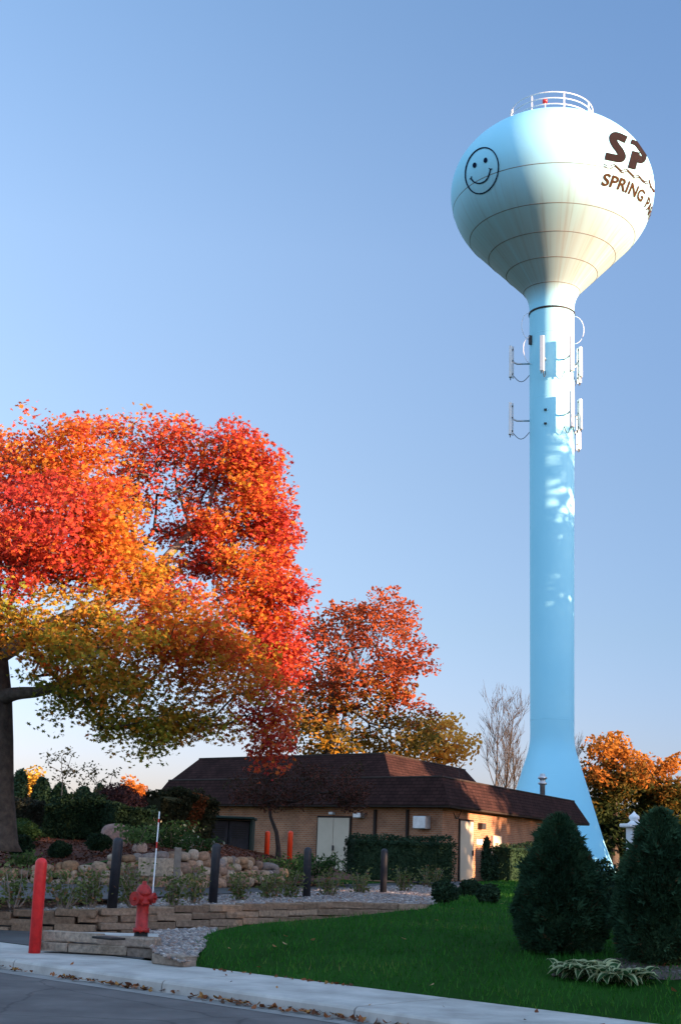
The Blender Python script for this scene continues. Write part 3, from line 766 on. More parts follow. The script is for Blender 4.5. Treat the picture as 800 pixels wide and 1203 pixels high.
# panel antennas on stand-off arms
def antenna(az, zc, r, ln=2.35, panel=True, lab=None):
    c = TAt(az, r, zc); rz = radians(az); rad = np.array([sin(rz), -cos(rz), 0])
    e = empty('panel_antenna', c); e.parent = tower; e.location = Vector(c) - Vector((TX, TD, TZ))
    MB().tube([c - [0, 0, ln * .5], c + [0, 0, ln * .5]], .05, 8).build('pole', M['galv'], e)
    MB().tube([TAt(az, 1.36, zc - .1), TAt(az, r - .25, zc - .1), TAt(az, r, zc + .02)], .06, 8).build('arm', M['galv'], e, smooth=True)
    if panel:
        p = c + rad * .16
        MB().box(p + [0, 0, .05], (.28, .19, ln), rz, bev=.04).build('panel', M['antenna'], e)
        for h in (-.8, .1, .85): MB().box(c + rad * .06 + [0, 0, h], (.14, .14, .1), rz).build('clamp', M['dark_metal'], e)
        for k in (-.07, .07): MB().tube([p + [k * cos(rz), k * sin(rz), -ln / 2 - .1], p + [k * cos(rz), k * sin(rz), -ln / 2 + .1]], .03, 6).build('connector', M['dark_metal'], e)
    t = np.linspace(0, 1, 9)
    st, en = c + [0, 0, -ln / 2 + .2] , TAt(az, 1.40, zc - .85)
    MB().tube([st + (en - st) * q - np.array([0, 0, .45 * sin(pi * q)]) for q in t], .022, 6).build('cable', M['cable'], e, smooth=True)
zu = at(650, 414, 80.6)[2]; zl = at(650, 481, 80.6)[2]
antenna(-96, zu - .15, 2.45, 2.15); antenna(-96, zl - .2, 2.45, 2.15)
antenna(-25, zu - .35, 2.0)
antenna(24, zu - .3, 2.1); antenna(24, zl - .2, 2.1)
antenna(68, zu - .35, 1.7, 2.0); antenna(64, zl - .1, 1.7, 2.0)
antenna(110, zu - .1, 1.85); antenna(114, zl - .75, 1.85)
for z_ in (zl, zl - .9): MB().box(TAt(-25, 1.45, z_), (.16, .12, .11), radians(-25), bev=.01).build('spare_bracket', M['dark_metal'], tower)

# ================================================================== BRICK BUILDING
Kc = at(527, 948, 50); ZE = Kc[2]
Rc = gz(692, 970, ZE); Rc = Kc + (at(692, 970, min(Rc[1], 67.5)) - Kc); Rc[2] = ZE
Lc = at(176, 948, 61.5); Lc[2] = ZE
Bc = Lc + (Rc - Kc)
EV = [Lc, Kc, Rc, Bc]
def inset(P, ds):
    P = [np.array(p[:2]) for p in P]; n = len(P); L = []
    for i in range(n):
        a, b = P[i], P[(i + 1) % n]; d = (b - a) / np.linalg.norm(b - a); nr = np.array([-d[1], d[0]]); L.append((a + nr * ds[i], d))
    out = []
    for i in range(n):
        (p, d), (q, e) = L[i - 1], L[i]
        t = np.linalg.solve(np.array([d, -e]).T, q - p)[0]; out.append(p + d * t)
    return out
def z3(P, z): return [np.array([p[0], p[1], z]) for p in P]
ZT = at(528, 912, 50.6)[2]; ZU = at(444, 886, 55)[2]; GB = .86
bld = thing('brick_building', ((Kc[0] + Bc[0]) / 2, (Kc[1] + Bc[1]) / 2, GB), 'low tan brick utility building with a dark brown shingled mansard roof', 'building')
def ring(A, B, mb): 
    n = len(A)
    for i in range(n): mb.poly([A[i], A[(i + 1) % n], B[(i + 1) % n], B[i]])
w0 = inset(EV, [.5] * 4)
mb = MB(); ring(z3(w0, GB - .3), z3(w0, ZE + .05), mb); mb.build('wall', M['brick'], bld, uv=True)
mb = MB(); ring(z3(inset(EV, [.45] * 4), ZE - .004), z3(EV, ZE - .004), mb); e1 = inset(EV, [-.0] * 4); ring(z3(EV, ZE - .004), z3(EV, ZE + .11), mb); mb.build('soffit', M['dark_soffit'], bld)
mb = MB(); t0 = inset(EV, [-.03] * 4); t1 = inset(EV, [.62] * 4); ring(z3(t0, ZE + .06), z3(t1, ZT), mb); mb.poly(z3(t1, ZT)); rf = mb.build('roof', M['shingle'], bld, uv=True)
u0 = inset(EV, [.66, 3.0, 6.8, .66]); u1 = inset(EV, [1.75, 3.9, 7.6, 1.6])
mb = MB(); ring(z3(u0, ZT - .02), z3(u1, ZU), mb); mb.poly(z3(u1, ZU)); mb.build('upper_roof', M['shingle'], bld, uv=True)
# roof edge trim
mb = MB()
for P, z in ((t1, ZT), (u1, ZU)):
    for i in range(4): mb.tube([np.array([*P[i], z]), np.array([*P[(i + 1) % 4], z])], .04, 6)
mb.build('ridge_trim', M['dark_soffit'], bld)
# openings on the two visible walls
def wallhit(px, py, i):
    a, b = w0[i], w0[i + 1]; d = (b - a) / np.linalg.norm(b - a); n = np.array([d[1], -d[0]])
    r = ray(px, py); t = ((a - EYE[:2]) @ n) / (r[:2] @ n); return EYE + r * t
def wallbox(name, px0, px1, py0, py1, i, m, parent, dep=.08, out=.0, bev=.01, z0=None, build=True):
    A = wallhit(px0, (py0 + py1) / 2, i); B = wallhit(px1, (py0 + py1) / 2, i); T = wallhit((px0 + px1) / 2, py0, i)[2]; Bz = wallhit((px0 + px1) / 2, py1, i)[2]
    if z0 is not None: Bz = z0
    d = (B - A)[:2]; ln = np.linalg.norm(d); d /= ln; n = np.array([d[1], -d[0]]); c = (A + B) / 2; c[:2] += n * (out + dep / 2); c[2] = (T + Bz) / 2
    o = MB().box(c, (ln, dep, T - Bz), atan2(d[1], d[0]), bev=bev).build(name, m, parent)
    return o, c, ln, T - Bz, d, n
def opening(name, px0, px1, py0, i, leaves):
    fr, c, ln, h, d, n = wallbox('frame', px0 - .9, px1 + .9, py0 - 1.5, 1000, i, M['dark_soffit'], None, .09, -.03, .005, GB)
    e = empty(name, (c[0], c[1], GB)); e.parent = bld; e.location = Vector((c[0], c[1], GB)) - bld.location
    put(fr, e); rz = atan2(d[1], d[0])
    for k in range(leaves):
        w = (ln - .12) / leaves; cc = np.array([*(c[:2] + d * (-(ln - .12) / 2 + w * (k + .5)) + n * .03), c[2] - .03])
        MB().box(cc, (w - .02, .07, h - .09), rz, bev=.006).build('door_leaf', M['beige_door'], e)
    hx = d * (.05 if leaves == 2 else ln / 2 - .2)
    MB().box([c[0] + hx[0] + n[0] * .10, c[1] + hx[1] + n[1] * .10, GB + 1.02], (.05, .07, .2), rz, bev=.01).build('handle', M['dark_metal'], e)
opening('double_door', 374, 412, 960, 0, 2)
opening('door', 539, 553.5, 964, 1, 1)
wallbox('wall_panel', 576, 586, 982, 1006, 1, M['beige_door'], bld, .12)
wallbox('sign_plate', 559, 567, 986, 992, 1, M['white_paint'], bld, .03, 0, .003)
wl = wallbox('wall_lamp', 561, 565.5, 967, 974, 1, M['dark_metal'], bld, .2, 0, .02)[0]
wallbox('vent', 419.5, 428.5, 955, 961, 0, M['galv'], bld, .25, 0, .02)
wallbox('door_lamp', 389, 394, 954, 957, 0, M['white_paint'], bld, .16, 0, .02)
vo, c, ln, h, d, n = wallbox('vent_hood', 491, 506, 959, 974, 0, M['galv'], bld, .32, 0, .03)
for px in (441, 479):
    wallbox('downspout', px - 1.3, px + 1.3, 951, 1000, 0, M['dark_soffit'], bld, .08, .01, .01, GB)
A = wallhit(532, 955, 1); tt = np.linspace(0, 1, 10); B2 = wallhit(541, 952, 1)
MB().tube([A + (B2 - A) * q + np.array([.02, -.05, -.25 * sin(pi * q)]) for q in tt], .02, 6).build('service_cable', M['cable'], bld, smooth=True)
fl = at(637, 937, 64); fz = ZT
MB().lathe([(.12, -.2), (.12, .55), (.2, .58), (.2, .66), (.13, .68), (.13, .8), (.21, .83), (.21, .91), (.12, .95), (.12, 1.05), (.0, 1.08)], (fl[0], fl[1], fz), 14).build('flue_pipe', M['galv'], bld, smooth=True)
ma = at(539, 912, 51.8); MB().tube([(ma[0], ma[1], ZT - .1), (ma[0], ma[1], ZT + .6)], .010, 6).build('mast', M['dark_metal'], bld)

# ================================================================== STREET FURNITURE
def bollard(name, px, pyb, z, h, r, m, label, cat, group, lean=(0, 0)):
    b = gz(px, pyb, z)
    prof = [(r, -.12), (r, h - r * .9)] + [(r * cos(t), h - r * .9 + r * .9 * sin(t)) for t in np.linspace(0, pi / 2, 7)[1:]]
    o = MB().lathe(prof, (0, 0, 0), 24).build(name, m, smooth=True)
    o.location = Vector([float(q) for q in b]); o.rotation_euler = (lean[1], lean[0], 0)
    return tag(o, label, cat, group)
bollard('bollard', 41, 1119, .148, 1.27, .083, M['red_paint'], 'bright red round-topped steel bollard at the sidewalk edge, left of the fire hydrant', 'bollard', None, (-.012, 0))
for px, py, z, h, lab, ln in ((132, 1065, .60, 1.17, 'leftmost black bollard, standing in front of the big rounded boulder', .02), (250, 1062, .60, 1.15, 'black bollard in front of the dark green utility cabinet', .012),
                          (360, 1057, .62, 1.14, 'black bollard between the orange-red post and the double doors', -.012), (450, 1050, .70, 1.12, 'rightmost black bollard, in front of the low dark hedge', .004)):
    bollard('bollard', px, py, z, h, .088, M['black_paint'], lab, 'bollard', 'black bollards in the gravel bed', (ln, 0))
for px, pyb, lab in ((340, 1010, 'orange-red post right of the small dark tree trunk, before the brick wall'), (313, 1012, 'red post beside the dark green utility cabinet')):
    Yd = 46.5; b = at(px, pyb, Yd); t = at(px, 976, Yd)
    bollard('bollard', px, pyb, b[2], t[2] - b[2], .085, M['orange_paint'], lab, 'bollard', None)

# fire hydrant
hb = gz(165.5, 1104, .36); hh = (1104 - 1043) / FOC * hb[1] * 1.04
hy = thing('fire_hydrant', hb, 'weathered red fire hydrant in the block edging, with a tall banded marker', 'hydrant')
k = hh
kr = k * .80
MB().lathe([(.20 * kr, -.06), (.20 * kr, .03 * k), (.16 * kr, .04 * k), (.145 * kr, .14 * k)], hb, 20).build('base', M['black_iron'], hy, smooth=True)
MB().lathe([(.145 * kr, .14 * k), (.185 * kr, .14 * k), (.185 * kr, .19 * k), (.14 * kr, .20 * k), (.135 * kr, .55 * k), (.15 * kr, .60 * k), (.20 * kr, .61 * k), (.20 * kr, .65 * k), (.165 * kr, .66 * k), (.165 * kr, .76 * k)], hb, 24).build('barrel', M['hydrant_red'], hy, smooth=True)
MB().lathe([(.165 * kr, .76 * k), (.185 * kr, .765 * k), (.185 * kr, .80 * k), (.16 * kr, .87 * k), (.10 * kr, .93 * k), (.055 * kr, .95 * k), (.05 * kr, 1.0 * k), (.0, 1.0 * k)], hb, 20).build('bonnet', M['hydrant_red'], hy, smooth=True)
def nozzle(dirv, r, ln, z):
    d = np.array([*dirv, 0.0]); d /= np.linalg.norm(d); c = hb + np.array([0, 0, z * k])
    o = MB().tube([c + d * .1 * kr, c + d * (.18 + ln * .5) * kr, c + d * (.18 + ln * .5) * kr, c + d * (.18 + ln) * kr], [r * k, r * k, r * 1.22 * k, r * 1.22 * k], 16).build('nozzle', M['hydrant_red'], hy)
    MB().tube([c + d * (.18 + ln) * kr, c + d * (.23 + ln) * kr], .035 * k, 5).build('nozzle_nut', M['hydrant_red'], o)
nozzle((-.62, -.78), .10, .10, .70); nozzle((.9, -.25), .075, .09, .72); nozzle((-.3, .9), .075, .09, .72)
for q in range(8):
    a = q * pi / 4
    for rr_, z0_, z1_ in ((.165, .125, .205), (.185, .595, .665)):
        MB().tube([hb + np.array([rr_ * kr * cos(a), rr_ * kr * sin(a), z0_ * k]), hb + np.array([rr_ * kr * cos(a), rr_ * kr * sin(a), z1_ * k])], .016 * k, 6).build('bolt', M['hydrant_red'], hy)
# hydrant marker rod
rb = hb + np.array([.19 * kr, .02, .60 * k]); rt = at(180, 953, hb[1])
rod = empty('marker_rod', rb); rod.parent = hy; rod.location = Vector(rb) - hy.location
rH = rt[2] - rb[2]
def seg(a, b, m, nme): MB().tube([rb + np.array([.02 * a, 0, rH * a]), rb + np.array([.02 * b, 0, rH * b])], .0095, 8).build(nme, m, rod)
seg(0, .60, M['white_paint'], 'shaft'); seg(.60, .67, M['red_paint'], 'red_band'); seg(.67, .88, M['white_paint'], 'shaft'); seg(.88, .92, M['red_paint'], 'red_band'); seg(.92, 1, M['white_paint'], 'tip')
rod['label'] = 'thin white marker rod with red bands'
vb = gz(128, 1102, .40)
o = MB().box((0, 0, 0), (.42, .25, .03), .0, bev=.008).build('valve_cover', M['black_iron']); o.location = Vector((float(vb[0]), float(vb[1]), .40)); o.rotation_euler[2] = atan2(KU[1], KU[0])
tag(o, 'flat dark valve cover lying on the concrete pad left of the hydrant', 'cover')

# dark green cabinet
cb = at(240, 1008, 46); ct = at(296, 963, 46); cr = at(312, 1008, 47.6)
zg = 1.25
cab = thing('utility_cabinet', (float((cb[0] + ct[0]) / 2), 46.6, zg), 'dark green steel utility cabinet with shadowed black front beside the hedge and brick wall', 'cabinet')
x0c, x1c = cb[0], ct[0]; zt = ct[2]
mb = MB(); 
for xx in (x0c, x1c): mb.box(((xx), 46.75, (zg + zt) / 2), (.07, 1.7, zt - zg))
mb.box(((x0c + x1c) / 2, 47.57, (zg + zt) / 2), (x1c - x0c - .08, .06, zt - zg)); mb.build('body', M['green_steel'], cab)
MB().box(((x0c + x1c) / 2, 46.72, zt + .045), (x1c - x0c + .2, 1.95, .08), 0, bev=.02).build('lid', M['green_steel'], cab)
for q in range(2):
    w = (x1c - x0c - .1) / 2; cx = x0c + .05 + w * (q + .5)
    dd_ = MB().box((cx, 46.02, (zg + zt) / 2 - .03), (w - .03, .05, zt - zg - .1), 0, bev=.01).build('door', M['black_paint'], cab)
    mb = MB()
    for j in range(6): mb.box((cx, 45.985, zt - .25 - j * .07), (w * .7, .02, .03))
    mb.build('louvre', M['black_iron'], dd_)
    MB().box((cx + (w / 2 - .1) * (1 if q == 0 else -1), 45.97, zg + .7), (.04, .05, .18), 0, bev=.008).build('handle', M['dark_metal'], dd_)

# white pillar with cap, rail to the right
pz = .36; pb = at(746, 1060, 18.9); px_ = pb[0]; ptop = at(746, 972, 18.9)[2]
pil = thing('sign_post', (px_, 18.9, .3), 'white square post with pointed cap and side arm between the two clipped evergreens', 'post')
MB().box((px_, 18.9, (.2 + ptop) / 2), (.17, .17, ptop - .2), .3, bev=.012).build('shaft', M['white_paint'], pil)
MB().box((px_, 18.9, ptop + .02), (.30, .30, .05), .3, bev=.015).build('cap', M['white_paint'], pil)
MB().lathe([(.10, .045), (.06, .075), (.05, .09), (.075, .12), (.07, .15), (.03, .18), (.0, .215)], (px_, 18.9, ptop), 14).build('finial', M['white_paint'], pil, smooth=True)
MB().box((px_ + .62, 18.9 + .19, ptop - .06), (1.1, .09, .10), .3, bev=.01).build('arm', M['white_paint'], pil)

# big boulder and smaller stones on the mulch
def rock(px0, px1, pyt, pyb, Y, label, col, nm='boulder'):
    a = at(px0, pyb, Y); b = at(px1, pyb, Y); t = at((px0 + px1) / 2, pyt, Y); w = (b[0] - a[0]) / 2; h = t[2] - a[2]
    bm = bmesh.new(); bmesh.ops.create_icosphere(bm, subdivisions=4, radius=1); v = np.array([q.co[:] for q in bm.verts]); f = [[q.index for q in p.verts] for p in bm.faces]; bm.free()
    v = np.sign(v) * np.abs(v) ** .8; v *= (1 + .10 * noise3(v, 2.0, int(px0)) + .03 * noise3(v, 7, 3))[:, None]
    c = np.array([(a[0] + b[0]) / 2, Y + .3, a[2] + h * .38]); v = v * np.array([w, w * .85, h * .62])
    o = MB().add(v, f, col).build(nm, M['fieldstone'], smooth=True, colors=True); o.location = Vector([float(q) for q in c]); tag(o, label, 'boulder')
rock(115, 150, 967, 991, 36.5, 'large rounded pinkish grey boulder on the mulch slope above the fieldstone wall', (.30, .22, .20))
rock(153, 171, 989, 1003, 34.6, 'small pale boulder on top of the fieldstone wall, right of the large boulder', (.36, .28, .24))
rock(100, 118, 982, 996, 37, 'low dark stone tucked left of the large boulder', (.17, .13, .12))
slab = at(176, 1012, 32.6); 
o = MB().box((0, 0, 0), (.95, .22, .42), .06, bev=.03, col=(.36, .29, .22)).build('stone_slab', M['fieldstone'], colors=True); o.location = Vector([float(q) for q in at(187, 1019, 32.55)]); tag(o, 'flat tan stone slab set upright against the fieldstone wall behind the hydrant marker', 'slab')
ps = at(207, 1040, 32.0); o = MB().box((0, 0, .38), (.16, .16, .9), .1, bev=.02).build('wooden_post', noisy('weathered_wood', (.12, .10, .085), (.2, .17, .14), 8, .9)); o.location = Vector([float(q) for q in ps]); tag(o, 'short weathered grey wooden post in front of the fieldstone wall', 'post')

# ================================================================== PLANTS
def ground_at(px, py, Y): return at(px, py, Y)
GREEN = [(0, (.018, .042, .014)), (.5, (.035, .075, .022)), (1, (.07, .12, .035))]
DKGREEN = [(0, (.008, .020, .012)), (.5, (.016, .036, .018)), (1, (.03, .058, .026))]
SPRUCE = [(0, (.010, .028, .015)), (.5, (.023, .058, .029)), (1, (.055, .105, .048))]
PURPLE = [(0, (.02, .014, .016)), (.6, (.045, .022, .024)), (1, (.07, .03, .03))]
def leafy(name, label, cat, base, w, h, n, cols, leaf=.09, group=None, airy=True, dpt=None, shape=OVAL, stems=9, accent=None):
    root = thing(name, base, label, cat, group); dpt = dpt or w
    mb = MB(); cl = []
    for i in range(stems):
        a = rng.uniform(0, 2 * pi); r = sqrt(rng.random()) * .5; t = np.array([cos(a) * r * w, sin(a) * r * dpt, h * rng.uniform(.6, 1)])
        p0 = np.array(base) + np.array([t[0] * .3, t[1] * .3, -.05]); p1 = np.array(base) + t
        mid = (p0 + p1) / 2 + rng.normal(size=3) * .05 * h
        mb.tube([p0, mid, p1], [.012, .009, .005], 5)
        for q in np.linspace(.25, 1, 7): cl.append(p0 + (p1 - p0) * q + rng.normal(size=3) * .03)
    mb.build('stems', M['bark_pale'], root)
    cl = np.array(cl); k = rng.integers(0, len(cl), n); c = cl[k] + rng.normal(size=(n, 3)) * np.array([w * .10, dpt * .10, h * .07])
    col = pal(rng.random(n) * .6 + .4 * (noise3(c, 4, 2) * .5 + .5), cols)
    if accent is not None:
        m = rng.random(n) < accent[1]; col[m] = np.array(accent[0]) * rng.uniform(.7, 1.2, (m.sum(), 1))
    v, kk = leaves_geo(c, leaf * rng.uniform(.6, 1.3, n), shape, .4); polys_mesh('foliage', v, kk, col, M['leaf'], root)
    return root
LIGHTS = [(0, (.06, .085, .025)), (.5, (.115, .14, .045)), (1, (.19, .185, .08))]
sp_px = [(16, 1062, 'at the far left edge of the photo'), (76, 1064, 'just right of the red bollard'), (106, 1063, 'left of the leftmost black bollard'), (158, 1062, 'left of the fire hydrant'), (204, 1062, 'in front of the grey wooden post'),
         (228, 1060, 'just left of the second black bollard'), (283, 1058, 'right of the second black bollard'), (318, 1056, 'midway between the second and third black bollards'), (338, 1055, 'just left of the third black bollard'), (385, 1053, 'just right of the third black bollard'), (424, 1050, 'left of the rightmost black bollard'), (474, 1047, 'right of the rightmost black bollard'), (506, 1043, 'below the right end of the low hedge')]
for px, py, wl_ in sp_px:
    z = .64 + .10 * np.clip((px - 300) / 200, 0, 1); b = gz(px, py, z); s = rng.uniform(.9, 1.15)
    leafy('leafy_shrub', 'airy yellow-green young shrub in the gravel bed, ' + wl_, 'shrub', b, (.72 if px < 300 else .8) * s, (.66 if px < 300 else .62) * s, 330, LIGHTS, .085, 'young shrubs along the gravel bed', accent=((.25, .12, .06), .08), stems=11)

def ball(name, label, cat, c, r, n, cols, leaf=.06, group=None, shape=OVAL, mat='needle', core=.8, bump=.12, flat=0.0, accent=None):
    """rounded bush: leaves through the outer shell of an uneven volume"""
    c = np.array(c, float); r = np.array(r, float)
    root = thing(name, c - np.array([0, 0, r[2]]), label, cat, group)
    d = rng.normal(size=(n, 3)); d /= np.linalg.norm(d, axis=1, keepdims=True)
    rr = 1 + bump * noise3(d, 3.5, int(abs(c[0] * 97 + c[1] * 13)) % 1000) + .5 * bump * noise3(d, 9, 4)
    p = c + d * r * (rr * rng.uniform(.80, 1.04, n))[:, None]
    ok = p[:, 2] > c[2] - r[2] * .98; p = p[ok]; n = len(p)
    col = pal(rng.random(n) * .7 + .3 * (noise3(p, 5, 2) * .5 + .5), cols)
    if accent is not None:
        m = rng.random(n) < accent[1]; col[m] = np.array(accent[0]) * rng.uniform(.7, 1.2, (m.sum(), 1))
    v, k = leaves_geo(p, leaf * rng.uniform(.6, 1.3, n), shape, .2); polys_mesh('foliage', v, k, col, M[mat], root)
    bm = bmesh.new(); bmesh.ops.create_icosphere(bm, subdivisions=3, radius=1); v = np.array([q.co[:] for q in bm.verts]); f = [[q.index for q in s.verts] for s in bm.faces]; bm.free()
    rr = 1 + bump * noise3(v, 3.5, int(abs(c[0] * 97 + c[1] * 13)) % 1000)
    MB().add(c + v * r * core * rr[:, None], f, cols[1][1]).build('branches', M['needle'], root, colors=True)
    return root
def hedge(name, label, A, B, wdt, h, n, cols, leaf=.08, mat='needle', bump=.12, accent=None, cat='hedge'):
    """clipped hedge along the base line A-B"""
    A = np.array(A, float); B = np.array(B, float); d = B - A; L = np.linalg.norm(d[:2]); u = d / L; nn = np.array([u[1], -u[0], 0])
    root = thing(name, (A + B) / 2, label, cat)
    def shell(k):
        s = rng.random(k) * L; q = rng.random(k); per = h * 2 + wdt
        w = q * per; off = np.where(w < h, -wdt / 2, np.where(w < h + wdt, w - h - wdt / 2, wdt / 2)); z = np.where(w < h, w, np.where(w < h + wdt, h, per - w))
        e = rng.random(k) < .1; s = np.where(e, rng.choice([0, L], k), s); off = np.where(e, (rng.random(k) - .5) * wdt, off); z = np.where(e, rng.random(k) * h, z)
        return s, off, z
    s, off, z = shell(n)
    p = A + u * s[:, None] + nn * off[:, None]; p[:, 2] += z
    cen = A + u * np.clip(s, wdt * .3, max(wdt * .3, L - wdt * .3))[:, None]; cen[:, 2] += h * .5
    k = noise3(p, 2.2, 6) * bump + .5 * bump * noise3(p, 6, 9) - rng.random(n) * .16 * min(1, wdt)
    dirv = p - cen; dirv /= np.linalg.norm(dirv, axis=1, keepdims=True) + 1e-6
    # rounded shoulders
    zz = np.clip((z - h * .8) / (h * .2), 0, 1); p = p + dirv * k[:, None]; p[:, 2] -= .12 * h * zz * (np.abs(off) / (wdt / 2)) ** 2
    col = pal(rng.random(n) * .65 + .35 * (noise3(p, 3, 2) * .5 + .5), cols)
    if accent is not None:
        m = (noise3(p, 1.6, 21) > accent[1]) & (rng.random(n) < .8); col[m] = np.array(accent[0]) * rng.uniform(.6, 1.3, (m.sum(), 1))
    v, kk = leaves_geo(p, leaf * rng.uniform(.6, 1.3, n), OVAL, .2); polys_mesh('foliage', v, kk, col, M[mat], root)
    c = (A + B) / 2; MB().box((c[0], c[1], c[2] + h * .44), (L * .97 - .1, wdt * .78, h * .84), atan2(u[1], u[0]), cols[1][1], .08).build('branches', M['needle'], root, colors=True)
    return root

def clipped_evergreen(name, label, base, prof, n, lean=0.0, leaf=.075, cols=SPRUCE):
    """sheared evergreen: short needle sprays pointing out of a lathe-like surface"""
    base = np.array(base, float); root = thing(name, base, label, 'evergreen', 'clipped evergreens by the sidewalk')
    pr = np.array(prof); area = np.interp(np.linspace(0, 1, 200), pr[:, 0], pr[:, 1]); H = pr[-1, 2] if pr.shape[1] > 2 else 1
    hs = rng.choice(200, n, p=(area + .03) / (area + .03).sum()) / 200 + rng.random(n) / 200
    a = rng.uniform(0, 2 * pi, n); r = np.interp(hs, pr[:, 0], pr[:, 1])
    d = np.stack([np.cos(a), np.sin(a), .35 + 0 * a], -1)
    q = np.stack([np.cos(a) * 1.1, np.sin(a) * 1.1, hs * 3.2], -1)
    rr = r * (1 + .07 * noise3(q, 2.6, 5)) + .07 * noise3(q, 8, 6) + .06 * noise3(q, 19, 8) - rng.random(n) ** 2 * .10 + (rng.random(n) < .015) * rng.uniform(.02, .10, n)
    p = base + np.stack([np.cos(a) * rr + lean * hs * H, np.sin(a) * rr, hs * H], -1)
    V = []; 
    out = d + rng.normal(size=(n, 3)) * .45; out[:, 2] += .2; out /= np.linalg.norm(out, axis=1, keepdims=True)
    side = np.cross(out, rng.normal(size=(n, 3))); side /= np.linalg.norm(side, axis=1, keepdims=True)
    L = leaf * rng.uniform(.6, 1.5, (n, 1)); w = L * .22
    tri = []
    for ang in (-.75, 0, .75):
        o = out * cos(ang) + side * sin(ang); sd = np.cross(o, out * .3 + np.cross(out, side)); sd /= np.linalg.norm(sd, axis=1, keepdims=True) + 1e-6
        tri.append(np.stack([p - sd * w - out * L * .3, p + o * L, p + sd * w - out * L * .3], 1))
    V = np.stack(tri, 1).reshape(-1, 3)
    col = pal(rng.random(n) * .5 + .5 * (noise3(p, 5, 2) * .6 + .5), cols)
    br = rng.random(n) < .03; col[br] = np.array([.06, .04, .018]) * rng.uniform(.6, 1.2, (br.sum(), 1))
    polys_mesh('foliage', V, 3, np.repeat(col, 3, 0), M['needle'], root)
    mb = MB(); hs2 = np.linspace(0, 1, 20); core = [(max(.0, float(np.interp(t, pr[:, 0], pr[:, 1])) * .86 - .03), t * H * .985) for t in hs2]
    V = []; nn = 36
    for r_, z_ in core:
        for k in range(nn):
            aa = 2 * pi * k / nn; f = 1 + .07 * float(noise3(np.array([[cos(aa) * 1.1, sin(aa) * 1.1, z_ / H * 3.2]]), 2.6, 5)[0])
            V.append((base[0] + r_ * f * cos(aa) + lean * z_, base[1] + r_ * f * sin(aa), base[2] + z_))
    Fc = [(i * nn + k, i * nn + (k + 1) % nn, (i + 1) * nn + (k + 1) % nn, (i + 1) * nn + k) for i in range(len(core) - 1) for k in range(nn)]
    mb.add(V, Fc, SPRUCE[1][1]); mb.build('branches', M['needle'], root, colors=True)
    MB().tube([base - [0, 0, .3], base + [0, 0, .5]], [.07, .05], 8).build('trunk', M['bark'], root)
    return root
e1b = on(662, 1122, lawn_z); sc1 = e1b[1] / FOC
H1 = (1122 - 972) * sc1
clipped_evergreen('clipped_evergreen', 'dense dark clipped evergreen left of the white post, tapering to a rounded tip', e1b + np.array([0, .35, .04]),
    [(0, 35 * sc1, H1), (.10, 41 * sc1, H1), (.25, 45 * sc1, H1), (.45, 40 * sc1, H1), (.62, 32 * sc1, H1), (.78, 23 * sc1, H1), (.9, 14 * sc1, H1), (.97, 5 * sc1, H1), (1, .01, H1)], 40000, 0, .075)
e2b = on(786, 1136, lawn_z); sc2 = e2b[1] / FOC; H2 = (1136 - 968) * sc2
clipped_evergreen('clipped_evergreen', 'dense dark clipped evergreen right of the white post, at the right edge', e2b + np.array([0, .35, .04]),
    [(0, 35 * sc2, H2), (.10, 42 * sc2, H2), (.25, 47 * sc2, H2), (.5, 42 * sc2, H2), (.68, 32 * sc2, H2), (.82, 22 * sc2, H2), (.93, 11 * sc2, H2), (.98, 4 * sc2, H2), (1, .01, H2)], 42000, 0, .075)
# dark shrub filling between them, behind
g = on(725, 1110, lawn_z); ball('evergreen_bush', 'low dark bush in the gap between the two clipped evergreens', 'shrub', (g[0] + .1, g[1] + 2.0, g[2] + .5), (.62, .5, .62), 5000, DKGREEN, .07)
